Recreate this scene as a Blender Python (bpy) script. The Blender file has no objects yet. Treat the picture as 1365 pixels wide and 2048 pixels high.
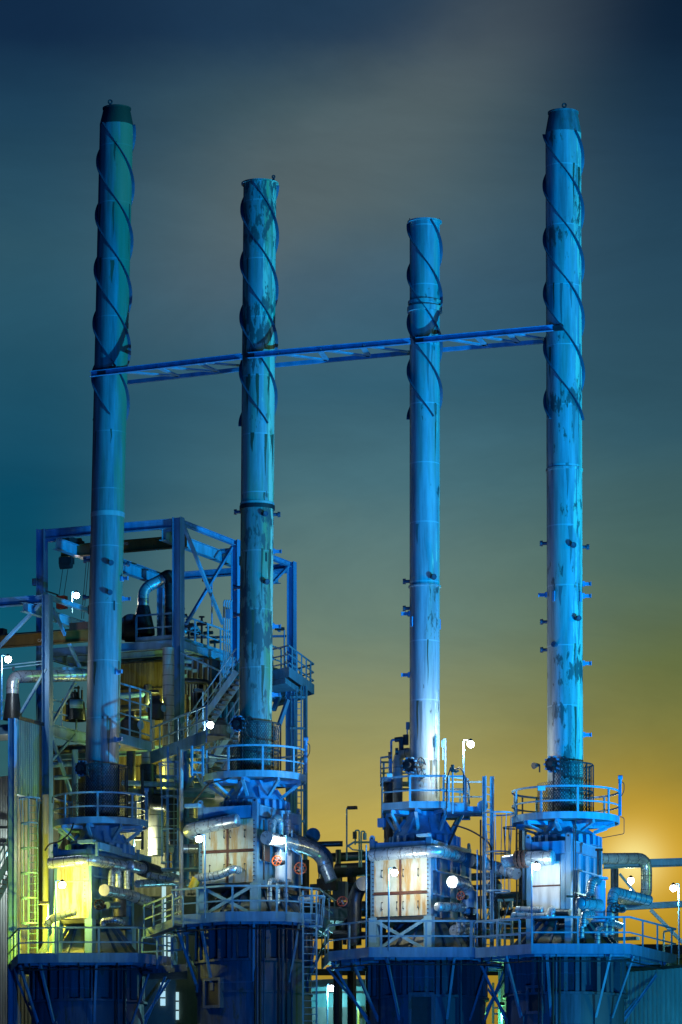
import bpy, bmesh, math, random
from mathutils import Vector as V, Matrix
random.seed(7)
PI = math.pi
R = math.radians
scene = bpy.context.scene
COL = scene.collection

# ---------------------------------------------------------------- camera frame
F, CX, HY, ZC = 8200.0, 682.5, 2590.0, 1.7      # focal length and horizon in photo pixels, eye height in metres
TH = R(24)
A = V((math.cos(TH), -math.sin(TH), 0))         # the plant's row direction (to the right, towards the viewer)
B = V((math.sin(TH), math.cos(TH), 0))          # square to it (to the right, away)
Zu = V((0, 0, 1))

def P(px, py, Y):
    return V(((px - CX) * Y / F, Y, ZC + (HY - py) * Y / F))
def zat(py, Y):
    return ZC + (HY - py) * Y / F
def wall(px, py, p0, d):
    """the point of the vertical plane through p0 along d seen at px, py"""
    k = (px - CX) / F
    t = (k * p0.y - p0.x) / (d.x - k * d.y)
    q = p0 + d * t
    return V((q.x, q.y, ZC + (HY - py) * q.y / F))

# ---------------------------------------------------------------- materials
def new_mat(name):
    m = bpy.data.materials.new(name); m.use_nodes = True
    nt = m.node_tree
    return m, nt, nt.nodes, nt.links, nt.nodes['Principled BSDF']

def coord(N, L, scale=(1, 1, 1)):
    tc = N.new('ShaderNodeTexCoord'); mp = N.new('ShaderNodeMapping')
    mp.inputs['Scale'].default_value = scale
    L.new(tc.outputs['Object'], mp.inputs['Vector'])
    return mp.outputs['Vector']
def noise(N, L, vec, scale, detail=5, rough=.6):
    n = N.new('ShaderNodeTexNoise'); n.inputs['Scale'].default_value = scale
    n.inputs['Detail'].default_value = detail; n.inputs['Roughness'].default_value = rough
    L.new(vec, n.inputs['Vector'])
    return n.outputs['Fac']
def ramp(N, L, fac, stops):
    r = N.new('ShaderNodeValToRGB'); e = r.color_ramp.elements
    while len(e) < len(stops): e.new(.5)
    for el, (p, c) in zip(e, stops):
        el.position = p; el.color = (c[0], c[1], c[2], 1) if isinstance(c, tuple) else (c, c, c, 1)
    L.new(fac, r.inputs['Fac'])
    return r.outputs['Color']
def mix(N, L, fac, a, b):
    m = N.new('ShaderNodeMix'); m.data_type = 'RGBA'
    for s, v in ((m.inputs[0], fac), (m.inputs[6], a), (m.inputs[7], b)):
        if isinstance(v, (int, float)): s.default_value = v
        elif isinstance(v, tuple): s.default_value = (*v, 1)
        else: L.new(v, s)
    return m.outputs[2]
def bump(N, L, h, bsdf, strength=.3, dist=.02):
    b = N.new('ShaderNodeBump'); b.inputs['Strength'].default_value = strength; b.inputs['Distance'].default_value = dist
    L.new(h, b.inputs['Height']); L.new(b.outputs['Normal'], bsdf.inputs['Normal'])

def paint(name, col, rust=.0, rough=.45, rustcol=(.09, .04, .02), streak=True, dirt=.35, metal=0.0):
    m, nt, N, L, bs = new_mat(name)
    v1 = coord(N, L); v2 = coord(N, L, (1, 1, .16))
    d = noise(N, L, v2, 3.0, 6)
    f = ramp(N, L, d, [(.35, 1 - dirt), (.65, 1.0)])
    mm = N.new('ShaderNodeMix'); mm.data_type = 'RGBA'; mm.blend_type = 'MULTIPLY'; mm.inputs[0].default_value = 1
    mm.inputs[6].default_value = (*col, 1); L.new(f, mm.inputs[7])
    c = mm.outputs[2]
    if rust > 0:
        r = noise(N, L, v2 if streak else v1, 5.0, 8, .7)
        c = mix(N, L, ramp(N, L, r, [(.72 - rust * .3, 0.), (.8 - rust * .3, 1.)]), c, rustcol)
    L.new(c, bs.inputs['Base Color'])
    rr = ramp(N, L, noise(N, L, v1, 9, 4), [(.3, max(.05, rough - .12)), (.7, min(1, rough + .15))])
    L.new(rr, bs.inputs['Roughness']); bs.inputs['Metallic'].default_value = metal
    bump(N, L, noise(N, L, v1, 14, 4), bs, .12, .02)
    return m

def stack_paint(name, col, peel, tint, seed, pale=0., edge=.72):
    """weathered chimney paint: vertical runs, weld seams, patches of flaked coating"""
    m, nt, N, L, bs = new_mat(name)
    tc = N.new('ShaderNodeTexCoord'); mp = N.new('ShaderNodeMapping'); mp.inputs['Location'].default_value = (seed * 3.1, seed * 1.7, seed * 5.3)
    L.new(tc.outputs['Object'], mp.inputs['Vector']); v = mp.outputs['Vector']
    mp2 = N.new('ShaderNodeMapping'); mp2.inputs['Scale'].default_value = (1, 1, .07); L.new(v, mp2.inputs['Vector'])
    mp3 = N.new('ShaderNodeMapping'); mp3.inputs['Scale'].default_value = (1, 1, .33); L.new(v, mp3.inputs['Vector'])
    runs = noise(N, L, mp2.outputs['Vector'], 4.5, 7, .65)
    c = mix(N, L, ramp(N, L, runs, [(.38, 0.), (.62, 1.)]), tuple(x * .5 for x in col), col)
    big = noise(N, L, mp2.outputs['Vector'], 1.3, 3)
    c = mix(N, L, ramp(N, L, big, [(.47, 0.), (.66, .5)]), c, tint)
    # plate seams every 2.4 m
    sx = N.new('ShaderNodeSeparateXYZ'); L.new(tc.outputs['Object'], sx.inputs[0])
    md = N.new('ShaderNodeMath'); md.operation = 'PINGPONG'; md.inputs[1].default_value = 1.2; L.new(sx.outputs['Z'], md.inputs[0])
    sm = N.new('ShaderNodeMath'); sm.operation = 'LESS_THAN'; sm.inputs[1].default_value = .022; L.new(md.outputs[0], sm.inputs[0])
    sf = N.new('ShaderNodeMath'); sf.operation = 'MULTIPLY'; sf.inputs[1].default_value = .45; L.new(sm.outputs[0], sf.inputs[0])
    c = mix(N, L, sf.outputs[0], c, tuple(min(1, x * 1.5) for x in col))
    # bleached chalky patches and right-side green: growth and side light painted in as tint
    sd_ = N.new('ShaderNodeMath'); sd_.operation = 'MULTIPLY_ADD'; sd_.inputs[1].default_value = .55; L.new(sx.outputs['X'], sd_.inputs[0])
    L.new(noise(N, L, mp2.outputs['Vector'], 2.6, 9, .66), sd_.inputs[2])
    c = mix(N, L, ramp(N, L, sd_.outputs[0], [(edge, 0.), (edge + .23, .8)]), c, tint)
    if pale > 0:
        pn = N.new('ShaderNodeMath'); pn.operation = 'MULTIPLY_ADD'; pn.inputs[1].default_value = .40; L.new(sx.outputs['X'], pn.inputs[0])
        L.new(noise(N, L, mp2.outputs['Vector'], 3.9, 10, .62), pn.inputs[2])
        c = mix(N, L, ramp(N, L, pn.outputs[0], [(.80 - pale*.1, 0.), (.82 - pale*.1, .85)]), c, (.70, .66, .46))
    if peel > 0:
        reg = noise(N, L, v, .45, 2)
        fl = noise(N, L, mp3.outputs['Vector'], 5.5, 10, .62)
        ad = N.new('ShaderNodeMath'); ad.operation = 'ADD'; L.new(reg, ad.inputs[0]); L.new(fl, ad.inputs[1])
        t = (1.27 - peel * .25) / 2
        hf = N.new('ShaderNodeMath'); hf.operation = 'MULTIPLY'; hf.inputs[1].default_value = .5; L.new(ad.outputs[0], hf.inputs[0])
        pf = ramp(N, L, hf.outputs[0], [(t, 0.), (t + .026, .88)])
        c = mix(N, L, ramp(N, L, hf.outputs[0], [(t - .012, 0.), (t + .006, .55)]), c, (.20, .17, .11))
        c = mix(N, L, pf, c, (.06, .08, .085))
    L.new(c, bs.inputs['Base Color'])
    L.new(ramp(N, L, runs, [(.3, .66), (.7, .44)]), bs.inputs['Roughness'])
    bump(N, L, noise(N, L, v, 5, 5), bs, .12, .03)
    return m

def jacket(name, col=(.58, .70, .76), rough=.22):
    """dented aluminium insulation jacket"""
    m, nt, N, L, bs = new_mat(name)
    v = coord(N, L)
    bs.inputs['Metallic'].default_value = .6
    d = noise(N, L, v, 2.2, 5)
    L.new(mix(N, L, ramp(N, L, d, [(.35, 0.), (.65, 1.)]), tuple(x * .7 for x in col), col), bs.inputs['Base Color'])
    L.new(ramp(N, L, noise(N, L, v, 6, 4), [(.3, rough), (.7, rough + .16)]), bs.inputs['Roughness'])
    bump(N, L, noise(N, L, v, 5, 3), bs, .35, .04)
    return m

def door_paint():
    m, nt, N, L, bs = new_mat('cream_door_paint')
    v = coord(N, L); v2 = coord(N, L, (1, 1, .12))
    c = mix(N, L, ramp(N, L, noise(N, L, v, 1.6, 5), [(.35, 0.), (.65, 1.)]), (.44, .48, .36), (.58, .61, .50))
    st = noise(N, L, v2, 3.4, 8, .7)
    c = mix(N, L, ramp(N, L, st, [(.48, 0.), (.60, .9)]), c, (.42, .23, .05))
    c = mix(N, L, ramp(N, L, noise(N, L, v, 9, 8, .75), [(.67, 0.), (.72, .9)]), c, (.13, .06, .03))
    L.new(c, bs.inputs['Base Color']); bs.inputs['Roughness'].default_value = .55
    bump(N, L, noise(N, L, v, 3, 4), bs, .25, .03)
    return m

def guard_mesh():
    """dark expanded-metal guard: holes open to what stands behind"""
    m, nt, N, L, bs = new_mat('expanded_metal')
    tc = N.new('ShaderNodeTexCoord'); sx = N.new('ShaderNodeSeparateXYZ'); L.new(tc.outputs['Object'], sx.inputs[0])
    at = N.new('ShaderNodeMath'); at.operation = 'ARCTAN2'; L.new(sx.outputs['X'], at.inputs[0]); L.new(sx.outputs['Y'], at.inputs[1])
    def wavy(sign):
        a = N.new('ShaderNodeMath'); a.operation = 'MULTIPLY'; a.inputs[1].default_value = 19; L.new(at.outputs[0], a.inputs[0])
        b = N.new('ShaderNodeMath'); b.operation = 'MULTIPLY_ADD'; b.inputs[1].default_value = sign * 13; L.new(sx.outputs['Z'], b.inputs[0]); L.new(a.outputs[0], b.inputs[2])
        p = N.new('ShaderNodeMath'); p.operation = 'PINGPONG'; p.inputs[1].default_value = 1; L.new(b.outputs[0], p.inputs[0])
        q = N.new('ShaderNodeMath'); q.operation = 'LESS_THAN'; q.inputs[1].default_value = .26; L.new(p.outputs[0], q.inputs[0])
        return q.outputs[0]
    mx = N.new('ShaderNodeMath'); mx.operation = 'MAXIMUM'; L.new(wavy(1), mx.inputs[0]); L.new(wavy(-1), mx.inputs[1])
    L.new(mx.outputs[0], bs.inputs['Alpha'])
    bs.inputs['Base Color'].default_value = (.05, .06, .065, 1); bs.inputs['Roughness'].default_value = .5; bs.inputs['Metallic'].default_value = .4
    return m

def emit(name, col, s):
    m, nt, N, L, bs = new_mat(name)
    bs.inputs['Base Color'].default_value = (.8, .8, .8, 1)
    bs.inputs['Emission Color'].default_value = (*col, 1); bs.inputs['Emission Strength'].default_value = s
    return m

def grating():
    m, nt, N, L, bs = new_mat('galvanised_grating')
    v = coord(N, L)
    L.new(mix(N, L, ramp(N, L, noise(N, L, v, 4, 5), [(.35, 0.), (.65, 1.)]), (.12, .13, .14), (.22, .24, .25)), bs.inputs['Base Color'])
    bs.inputs['Roughness'].default_value = .5; bs.inputs['Metallic'].default_value = .3
    return m

def asphalt():
    m, nt, N, L, bs = new_mat('asphalt')
    v = coord(N, L)
    L.new(mix(N, L, noise(N, L, v, .3, 8), (.035, .036, .038), (.07, .068, .065)), bs.inputs['Base Color'])
    bs.inputs['Roughness'].default_value = .85
    bump(N, L, noise(N, L, v, 30, 4), bs, .3, .01)
    return m

MT = dict(
    steel=paint('light_steel_paint', (.19, .42, .56), .10),
    blue=paint('blue_grey_steel_paint', (.13, .36, .60), .12),
    box=paint('furnace_casing_paint', (.14, .32, .46), .25),
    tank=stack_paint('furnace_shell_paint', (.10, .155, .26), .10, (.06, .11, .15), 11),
    dark=paint('dark_steel', (.035, .042, .05), .25, .5),
    black=paint('sooted_steel', (.02, .024, .028), 0, .6),
    rust=paint('rusty_flange', (.14, .055, .035), .4, .75),
    ochre=paint('ochre_crane_paint', (.20, .12, .025), .3, .5),
    yellow=paint('yellow_paint', (.60, .45, .04), .1, .4),
    orange=paint('orange_handwheel_paint', (.75, .14, .03), .05, .4),
    red=paint('red_paint', (.35, .06, .03), .2, .5),
    clad=paint('pale_cladding', (.40, .44, .42), .1, .45),
    tealclad=paint('teal_cladding', (.16, .42, .44), .1, .45),
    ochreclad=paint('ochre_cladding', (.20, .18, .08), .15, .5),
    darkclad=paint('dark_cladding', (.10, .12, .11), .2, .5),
    cone=paint('refractory_roof_paint', (.26, .27, .2), .35, .6),
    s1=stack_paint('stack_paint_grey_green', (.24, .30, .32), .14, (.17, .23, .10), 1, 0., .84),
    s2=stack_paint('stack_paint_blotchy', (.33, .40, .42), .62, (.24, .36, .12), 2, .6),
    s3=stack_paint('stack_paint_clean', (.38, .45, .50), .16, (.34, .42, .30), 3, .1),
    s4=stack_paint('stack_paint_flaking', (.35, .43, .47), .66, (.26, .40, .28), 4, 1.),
    run_dark=paint('rust_run_stain', (.10, .10, .06), .3, .7), run_pale=paint('grey_run_stain', (.17, .22, .23), .1, .6),
    strake=paint('strake_paint', (.05, .085, .14), .1, .5),
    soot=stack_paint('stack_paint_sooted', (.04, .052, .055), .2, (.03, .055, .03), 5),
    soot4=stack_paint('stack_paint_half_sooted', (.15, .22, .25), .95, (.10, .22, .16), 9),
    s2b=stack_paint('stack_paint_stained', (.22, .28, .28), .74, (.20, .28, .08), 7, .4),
    pipe=jacket('aluminium_jacket'),
    dullpipe=paint('dull_duct_paint', (.09, .16, .21), .1, .42, metal=.25),
    darkpipe=paint('dark_pipe', (.05, .065, .075), .15, .35, metal=.5),
    strap=paint('jacket_strap', (.10, .11, .12), 0, .4, metal=.6),
    door=door_paint(), mesh=guard_mesh(), grate=grating(), asphalt=asphalt(),
    lamp=emit('lit_lamp_glass', (1, .96, .86), 60), lampblue=emit('lit_cool_lamp_glass', (.85, .95, 1), 60),
    flood=emit('lit_floodlight_glass', (.25, .6, 1), 10), white=paint('white_sheet', (.7, .72, .7), .05, .5),
    window=emit('lit_window', (.55, .9, 1), .75),
)

# ---------------------------------------------------------------- mesh builder
class M:
    def __init__(s): s.v = []; s.f = []; s.sm = []; s.mi = []; s.cur = 0
    def add(s, vs, fs, smooth=False):
        o = len(s.v); s.v += [V(x) for x in vs]
        s.f += [tuple(i + o for i in f) for f in fs]; s.sm += [smooth] * len(fs); s.mi += [s.cur] * len(fs)
        return s
    def extrude(s, prof, p, q, up=None, side=None, caps=True, smooth=False):
        """2-D profile (right, up) swept from p to q"""
        d = (q - p).normalized()
        if side is not None: r = side.normalized(); u = r.cross(d)
        else:
            u0 = up if up is not None else (Zu if abs(d.z) < .95 else B)
            r = d.cross(u0).normalized(); u = r.cross(d)
        n = len(prof)
        vs = [p + r * a + u * b for a, b in prof] + [q + r * a + u * b for a, b in prof]
        fs = [(i, (i + 1) % n, n + (i + 1) % n, n + i) for i in range(n)]
        s.add(vs, fs, smooth)
        if caps: s.add(vs, [tuple(range(n))[::-1], tuple(range(n, 2 * n))])
        return s
    def bar(s, p, q, w, h, up=None):
        return s.extrude([(-w/2, -h/2), (w/2, -h/2), (w/2, h/2), (-w/2, h/2)], p, q, up)
    def ibeam(s, p, q, w, h, up=None, t=.025):
        a, b, c = w/2, h/2, t/2
        return s.extrude([(-a,-b),(a,-b),(a,-b+t),(c,-b+t),(c,b-t),(a,b-t),(a,b),(-a,b),(-a,b-t),(-c,b-t),(-c,-b+t),(-a,-b+t)], p, q, up)
    def angle(s, p, q, w, t=.02, up=None):
        return s.extrude([(0,0),(w,0),(w,t),(t,t),(t,w),(0,w)], p, q, up)
    def box(s, c, sx, sy, sz, ax=A, ay=B):
        vs = [c + ax*(i*sx/2) + ay*(j*sy/2) + Zu*(k*sz/2) for i in (-1,1) for j in (-1,1) for k in (-1,1)]
        return s.add(vs, [(0,1,3,2),(4,6,7,5),(0,4,5,1),(2,3,7,6),(0,2,6,4),(1,5,7,3)])
    def tube(s, pts, r, seg=10, caps=True, rads=None):
        pts = [V(p) for p in pts]; n = len(pts); rings = []
        t0 = (pts[1] - pts[0]).normalized()
        u = Zu if abs(t0.z) < .9 else V((1, 0, 0))
        nrm = (u - t0 * u.dot(t0)).normalized()
        for i, p in enumerate(pts):
            if i == 0: t = t0
            elif i == n - 1: t = (pts[i] - pts[i-1]).normalized()
            else:
                t = ((pts[i] - pts[i-1]).normalized() + (pts[i+1] - pts[i]).normalized())
                t = t.normalized() if t.length > 1e-6 else t0
            nrm = (nrm - t * nrm.dot(t)).normalized(); b = t.cross(nrm)
            rr = rads[i] if rads else r
            rings += [p + (nrm * math.cos(k*2*PI/seg) + b * math.sin(k*2*PI/seg)) * rr for k in range(seg)]
        fs = [(i*seg+k, i*seg+(k+1) % seg, (i+1)*seg+(k+1) % seg, (i+1)*seg+k) for i in range(n-1) for k in range(seg)]
        s.add(rings, fs, True)
        if caps: s.add(rings, [tuple(range(seg))[::-1], tuple(range((n-1)*seg, n*seg))])
        return s
    def lathe(s, prof, c, seg=32, ctr=None, caps=False, a0=0, a1=2*PI):
        """prof: (z, r); ctr(z) gives the axis point"""
        full = a1 - a0 > 2*PI - 1e-4; m = seg if full else seg + 1
        vs = []
        for z, r in prof:
            o = ctr(z) if ctr else V((c.x, c.y, 0)); 
            vs += [V((o.x + r*math.cos(a0 + (a1-a0)*k/seg), o.y + r*math.sin(a0 + (a1-a0)*k/seg), z)) for k in range(m)]
        n = len(prof)
        fs = [(i*m+k, i*m+(k+1) % m, (i+1)*m+(k+1) % m, (i+1)*m+k) for i in range(n-1) for k in range(seg)]
        s.add(vs, fs, True)
        if caps: s.add(vs, [tuple(range(m))[::-1], tuple(range((n-1)*m, n*m))])
        return s
    def prism(s, poly, z0, z1):
        n = len(poly)
        vs = [V((p[0], p[1], z0)) for p in poly] + [V((p[0], p[1], z1)) for p in poly]
        fs = [(i, (i+1) % n, n+(i+1) % n, n+i) for i in range(n)] + [tuple(range(n))[::-1], tuple(range(n, 2*n))]
        return s.add(vs, fs)
    def strip(s, pts, h0, h1, t, closed=False):
        """upright flat bar along a plan path: from h0 to h1 above each point, thickness t"""
        pts = [V(p) for p in pts]; n = len(pts); vs = []
        for i, p in enumerate(pts):
            a = pts[(i-1) % n] if (closed or i > 0) else p
            b = pts[(i+1) % n] if (closed or i < n-1) else p
            d1 = (p - a) if (p - a).length > 1e-6 else (b - p); d2 = (b - p) if (b - p).length > 1e-6 else d1
            d1 = V((d1.x, d1.y, 0)).normalized(); d2 = V((d2.x, d2.y, 0)).normalized()
            n1 = V((d1.y, -d1.x, 0)); n2 = V((d2.y, -d2.x, 0)); k = (n1 + n2).normalized(); k *= t/2 / max(.4, k.dot(n1))
            vs += [p + k + Zu*h0, p + k + Zu*h1, p - k + Zu*h1, p - k + Zu*h0]
        fs = []
        for i in range(n if closed else n-1):
            j = (i+1) % n
            fs += [(i*4+k, j*4+k, j*4+(k+1) % 4, i*4+(k+1) % 4) for k in range(4)]
        if not closed: fs += [(3,2,1,0), ((n-1)*4, (n-1)*4+1, (n-1)*4+2, (n-1)*4+3)]
        return s.add(vs, fs)
    def build(s, name, mat, parent=None, loc=None, mats=()):
        if not s.v: return None
        me = bpy.data.meshes.new(name)
        if parent is not None: o0 = WLOC[parent.name]
        elif loc is not None: o0 = V(loc)
        else:
            xs = [v.x for v in s.v]; ys = [v.y for v in s.v]; zs = [v.z for v in s.v]
            o0 = V(((min(xs)+max(xs))/2, (min(ys)+max(ys))/2, min(zs)))
        me.from_pydata([v - o0 for v in s.v], [], s.f)
        me.polygons.foreach_set('use_smooth', s.sm); me.polygons.foreach_set('material_index', s.mi)
        bm = bmesh.new(); bm.from_mesh(me); bmesh.ops.recalc_face_normals(bm, faces=bm.faces); bm.to_mesh(me); bm.free()
        if any(s.sm): me.set_sharp_from_angle(angle=R(40))
        for mm in (mat, *mats): me.materials.append(MT[mm])
        o = bpy.data.objects.new(name, me); COL.objects.link(o)
        if parent is not None: o.parent = parent
        else: o.location = o0
        WLOC[o.name] = o0
        return o
WLOC = {}
def tag(o, label, cat, group=None):
    o['label'] = label; o['category'] = cat
    if group: o['group'] = group
    return o
def thing(name, label, cat, loc, group=None):
    o = bpy.data.objects.new(name, None); COL.objects.link(o)
    o.location = loc; o.empty_display_size = .3; WLOC[o.name] = V(loc)
    return tag(o, label, cat, group)
def structure(o): o['kind'] = 'structure'; return o

def fillet(pts, r, n=6):
    """round the corners of a polyline"""
    pts = [V(p) for p in pts]; out = [pts[0]]
    for i in range(1, len(pts)-1):
        a, b, c = pts[i-1], pts[i], pts[i+1]
        d1 = (a-b); d2 = (c-b); k = min(r, d1.length*.48, d2.length*.48)
        p1 = b + d1.normalized()*k; p2 = b + d2.normalized()*k
        for j in range(n+1):
            t = j/n; out.append(p1*(1-t)**2 + b*2*t*(1-t) + p2*t*t)
    return out + [pts[-1]]

def dome(c, d, r, depth=.5):
    """profile rings for a rounded end, as tube points and radii"""
    return [c + d*(depth*r*math.sin(a)) for a in (0, .5, 1.0, 1.35)], [r*math.cos(a) for a in (0, .5, 1.0, 1.35)]

def pipe(name, label, cat, pts, r, mat='pipe', bend=None, group=None, bands=.55, seg=16, endcap=False, flange=None, strapmat='strap'):
    """an insulated pipe run; bands = spacing of the jacket's lap joints (drawn as proud hoops, one part)"""
    path = fillet(pts, bend if bend else r*2.6) if len(pts) > 2 else [V(p) for p in pts]
    body = M().tube(path, r, seg)
    if bands:                                   # lap joints: proud hoops in the jacket's own mesh
        acc = bands*.5; body.cur = 1
        for a, b in zip(path[:-1], path[1:]):
            l = (b-a).length; d = (b-a).normalized() if l > 1e-6 else Zu
            while acc < l:
                c = a + d*acc; body.tube([c - d*.012, c + d*.012], r + .006, seg); acc += bands
            acc -= l
    t = thing(name, label, cat, path[0], group)
    body.build('jacket' if mat in ('pipe', 'dullpipe') else 'pipe_wall', mat, t, mats=(strapmat,))
    for fp, k in (flange or []):
        i = int(k*(len(path)-1)); d = (path[min(i+1, len(path)-1)] - path[max(i-1, 0)]).normalized()
        M().tube([path[i]-d*.04, path[i]+d*.04], r*fp, seg).build('flange', 'rust', t)
    return t

def railing(root, pts, h=1.1, spacing=1.25, closed=False, mat='steel', rows=(.5,), edge=(-.2, .16), edge_mat=None, outset=0., bar=.075, ends=True):
    """rails, kick plate and posts as parts of the platform root; pts at deck level"""
    pts = [V(p) for p in pts]; loop = pts + [pts[0]] if closed else pts
    M().strip(pts, h-bar/2, h+bar/2, .04, closed).build('top_rail', mat, root)
    for k in rows: M().strip(pts, h*k-.03, h*k+.03, .03, closed).build('middle_rail', mat, root)
    if edge: M().strip(pts, edge[0], edge[1], .05, closed).build('edge_plate', edge_mat or mat, root)
    # posts
    tot = sum((b-a).length for a, b in zip(loop[:-1], loop[1:])); n = max(1, round(tot/spacing)); done = 0; k = 0; step = tot/n
    for a, b in zip(loop[:-1], loop[1:]):
        l = (b-a).length; d = (b-a).normalized()
        while k*step <= done + l + 1e-6 and k <= (n-1 if closed else n):
            c = a + d*(k*step - done)
            o = d.cross(Zu)*.001
            M().bar(c - Zu*.12 + o, c + Zu*(h-bar/2-.002) + o, .085, .05, up=d.cross(Zu)).build('railing_post', mat, root)
            k += 1
        done += l

def ladder(name, label, foot, top, w=.42, face=None, cage=True, mat='steel', cage_from=2.2, group=None, r=.36, rungs=.3, hoops=.95):
    """a vertical ladder with its safety cage standing off towards `face`"""
    face = face or -B; side = face.cross(Zu).normalized()
    t = thing(name, label, 'ladder', foot, group)
    hgt = top.z - foot.z
    for s_ in (-1, 1):
        M().bar(foot + side*(s_*w/2), top + side*(s_*w/2), .07, .03, up=face).build('ladder_rail', mat, t)
    n = int(hgt/rungs); m = M()
    for i in range(1, n):
        m_ = M().tube([foot + side*(-w/2) + Zu*i*rungs, foot + side*(w/2) + Zu*i*rungs], .018, 5)
        if i <= 60: m_.build('rung', mat, t)
    if cage:
        c0 = face*(r*.95); k = 0; z = cage_from
        while z <= hgt + .01:
            rr = r*(1.25 if (z + hoops > hgt) else 1)
            pts = [foot + Zu*z + c0 + (face*math.cos(a) + side*math.sin(a))*rr for a in [R(-140+280*i/16) for i in range(17)]]
            M().strip(pts, -.03, .03, .015).build('cage_hoop', mat, t); z += hoops
        zt = cage_from + hoops*int((hgt-cage_from)/hoops)
        for a in (-110, -66, -22, 22, 66, 110):
            d = (face*math.cos(R(a)) + side*math.sin(R(a)))
            q = foot + c0 + d*(r-.012)
            q2 = foot + c0 + d*(r*1.25-.012)
            M().tube([q + Zu*cage_from, q + Zu*(zt-hoops), q2 + Zu*zt], .016, 5).build('cage_bar', mat, t)
    return t

LIGHTS = []
def lamp_post(label, foot, h, watts, col=(1, .9, .72), off=None, lit=True, head=V((.35, -.1, 0)), cool=False, rad=.1, arm=True, group='lamp posts'):
    """slender pole with a canted lamp head"""
    t = thing('lamp_post', label, 'lamp post', foot, group)
    top = foot + Zu*h
    M().tube([foot, top], .035, 8).build('pole', 'blue', t)
    d = head.normalized(); hd = top + head*.75
    M().tube([top - Zu*.03, top + Zu*.04, hd + Zu*.05], .025, 6).build('arm', 'blue', t)
    sd = d.cross(Zu).normalized()
    hp = hd + d*.12
    if lit:
        M().lathe([(hp.z-.02, .10), (hp.z+.05, .07), (hp.z+.09, .02)], hp, 12).build('lamp_cap', 'dark', t)
        m = M(); c = hp - Zu*.14; gr_ = .14
        m.lathe([(c.z + gr_*math.sin(q), gr_*math.cos(q) + .001) for q in (-1.55, -1.2, -.85, -.5, -.15, .2, .5, .8)], c, 18)
        m.build('lamp_glass', 'lampblue' if cool else 'lamp', t)
    else:
        M().extrude([(-.13,-.02),(.13,-.02),(.09,.11),(-.09,.11)], hp - d*.2, hp + d*.2, Zu).build('lamp_housing', 'dark', t)
    if watts > 0:
        L = bpy.data.lights.new('lamp_light', 'POINT'); L.energy = watts; L.color = col; L.shadow_soft_size = rad
        lo = bpy.data.objects.new('lamp_light', L); COL.objects.link(lo); lo.parent = t
        lo.location = hp - Zu*.42 + (off or V((0, 0, 0))) - foot
    return t
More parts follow.
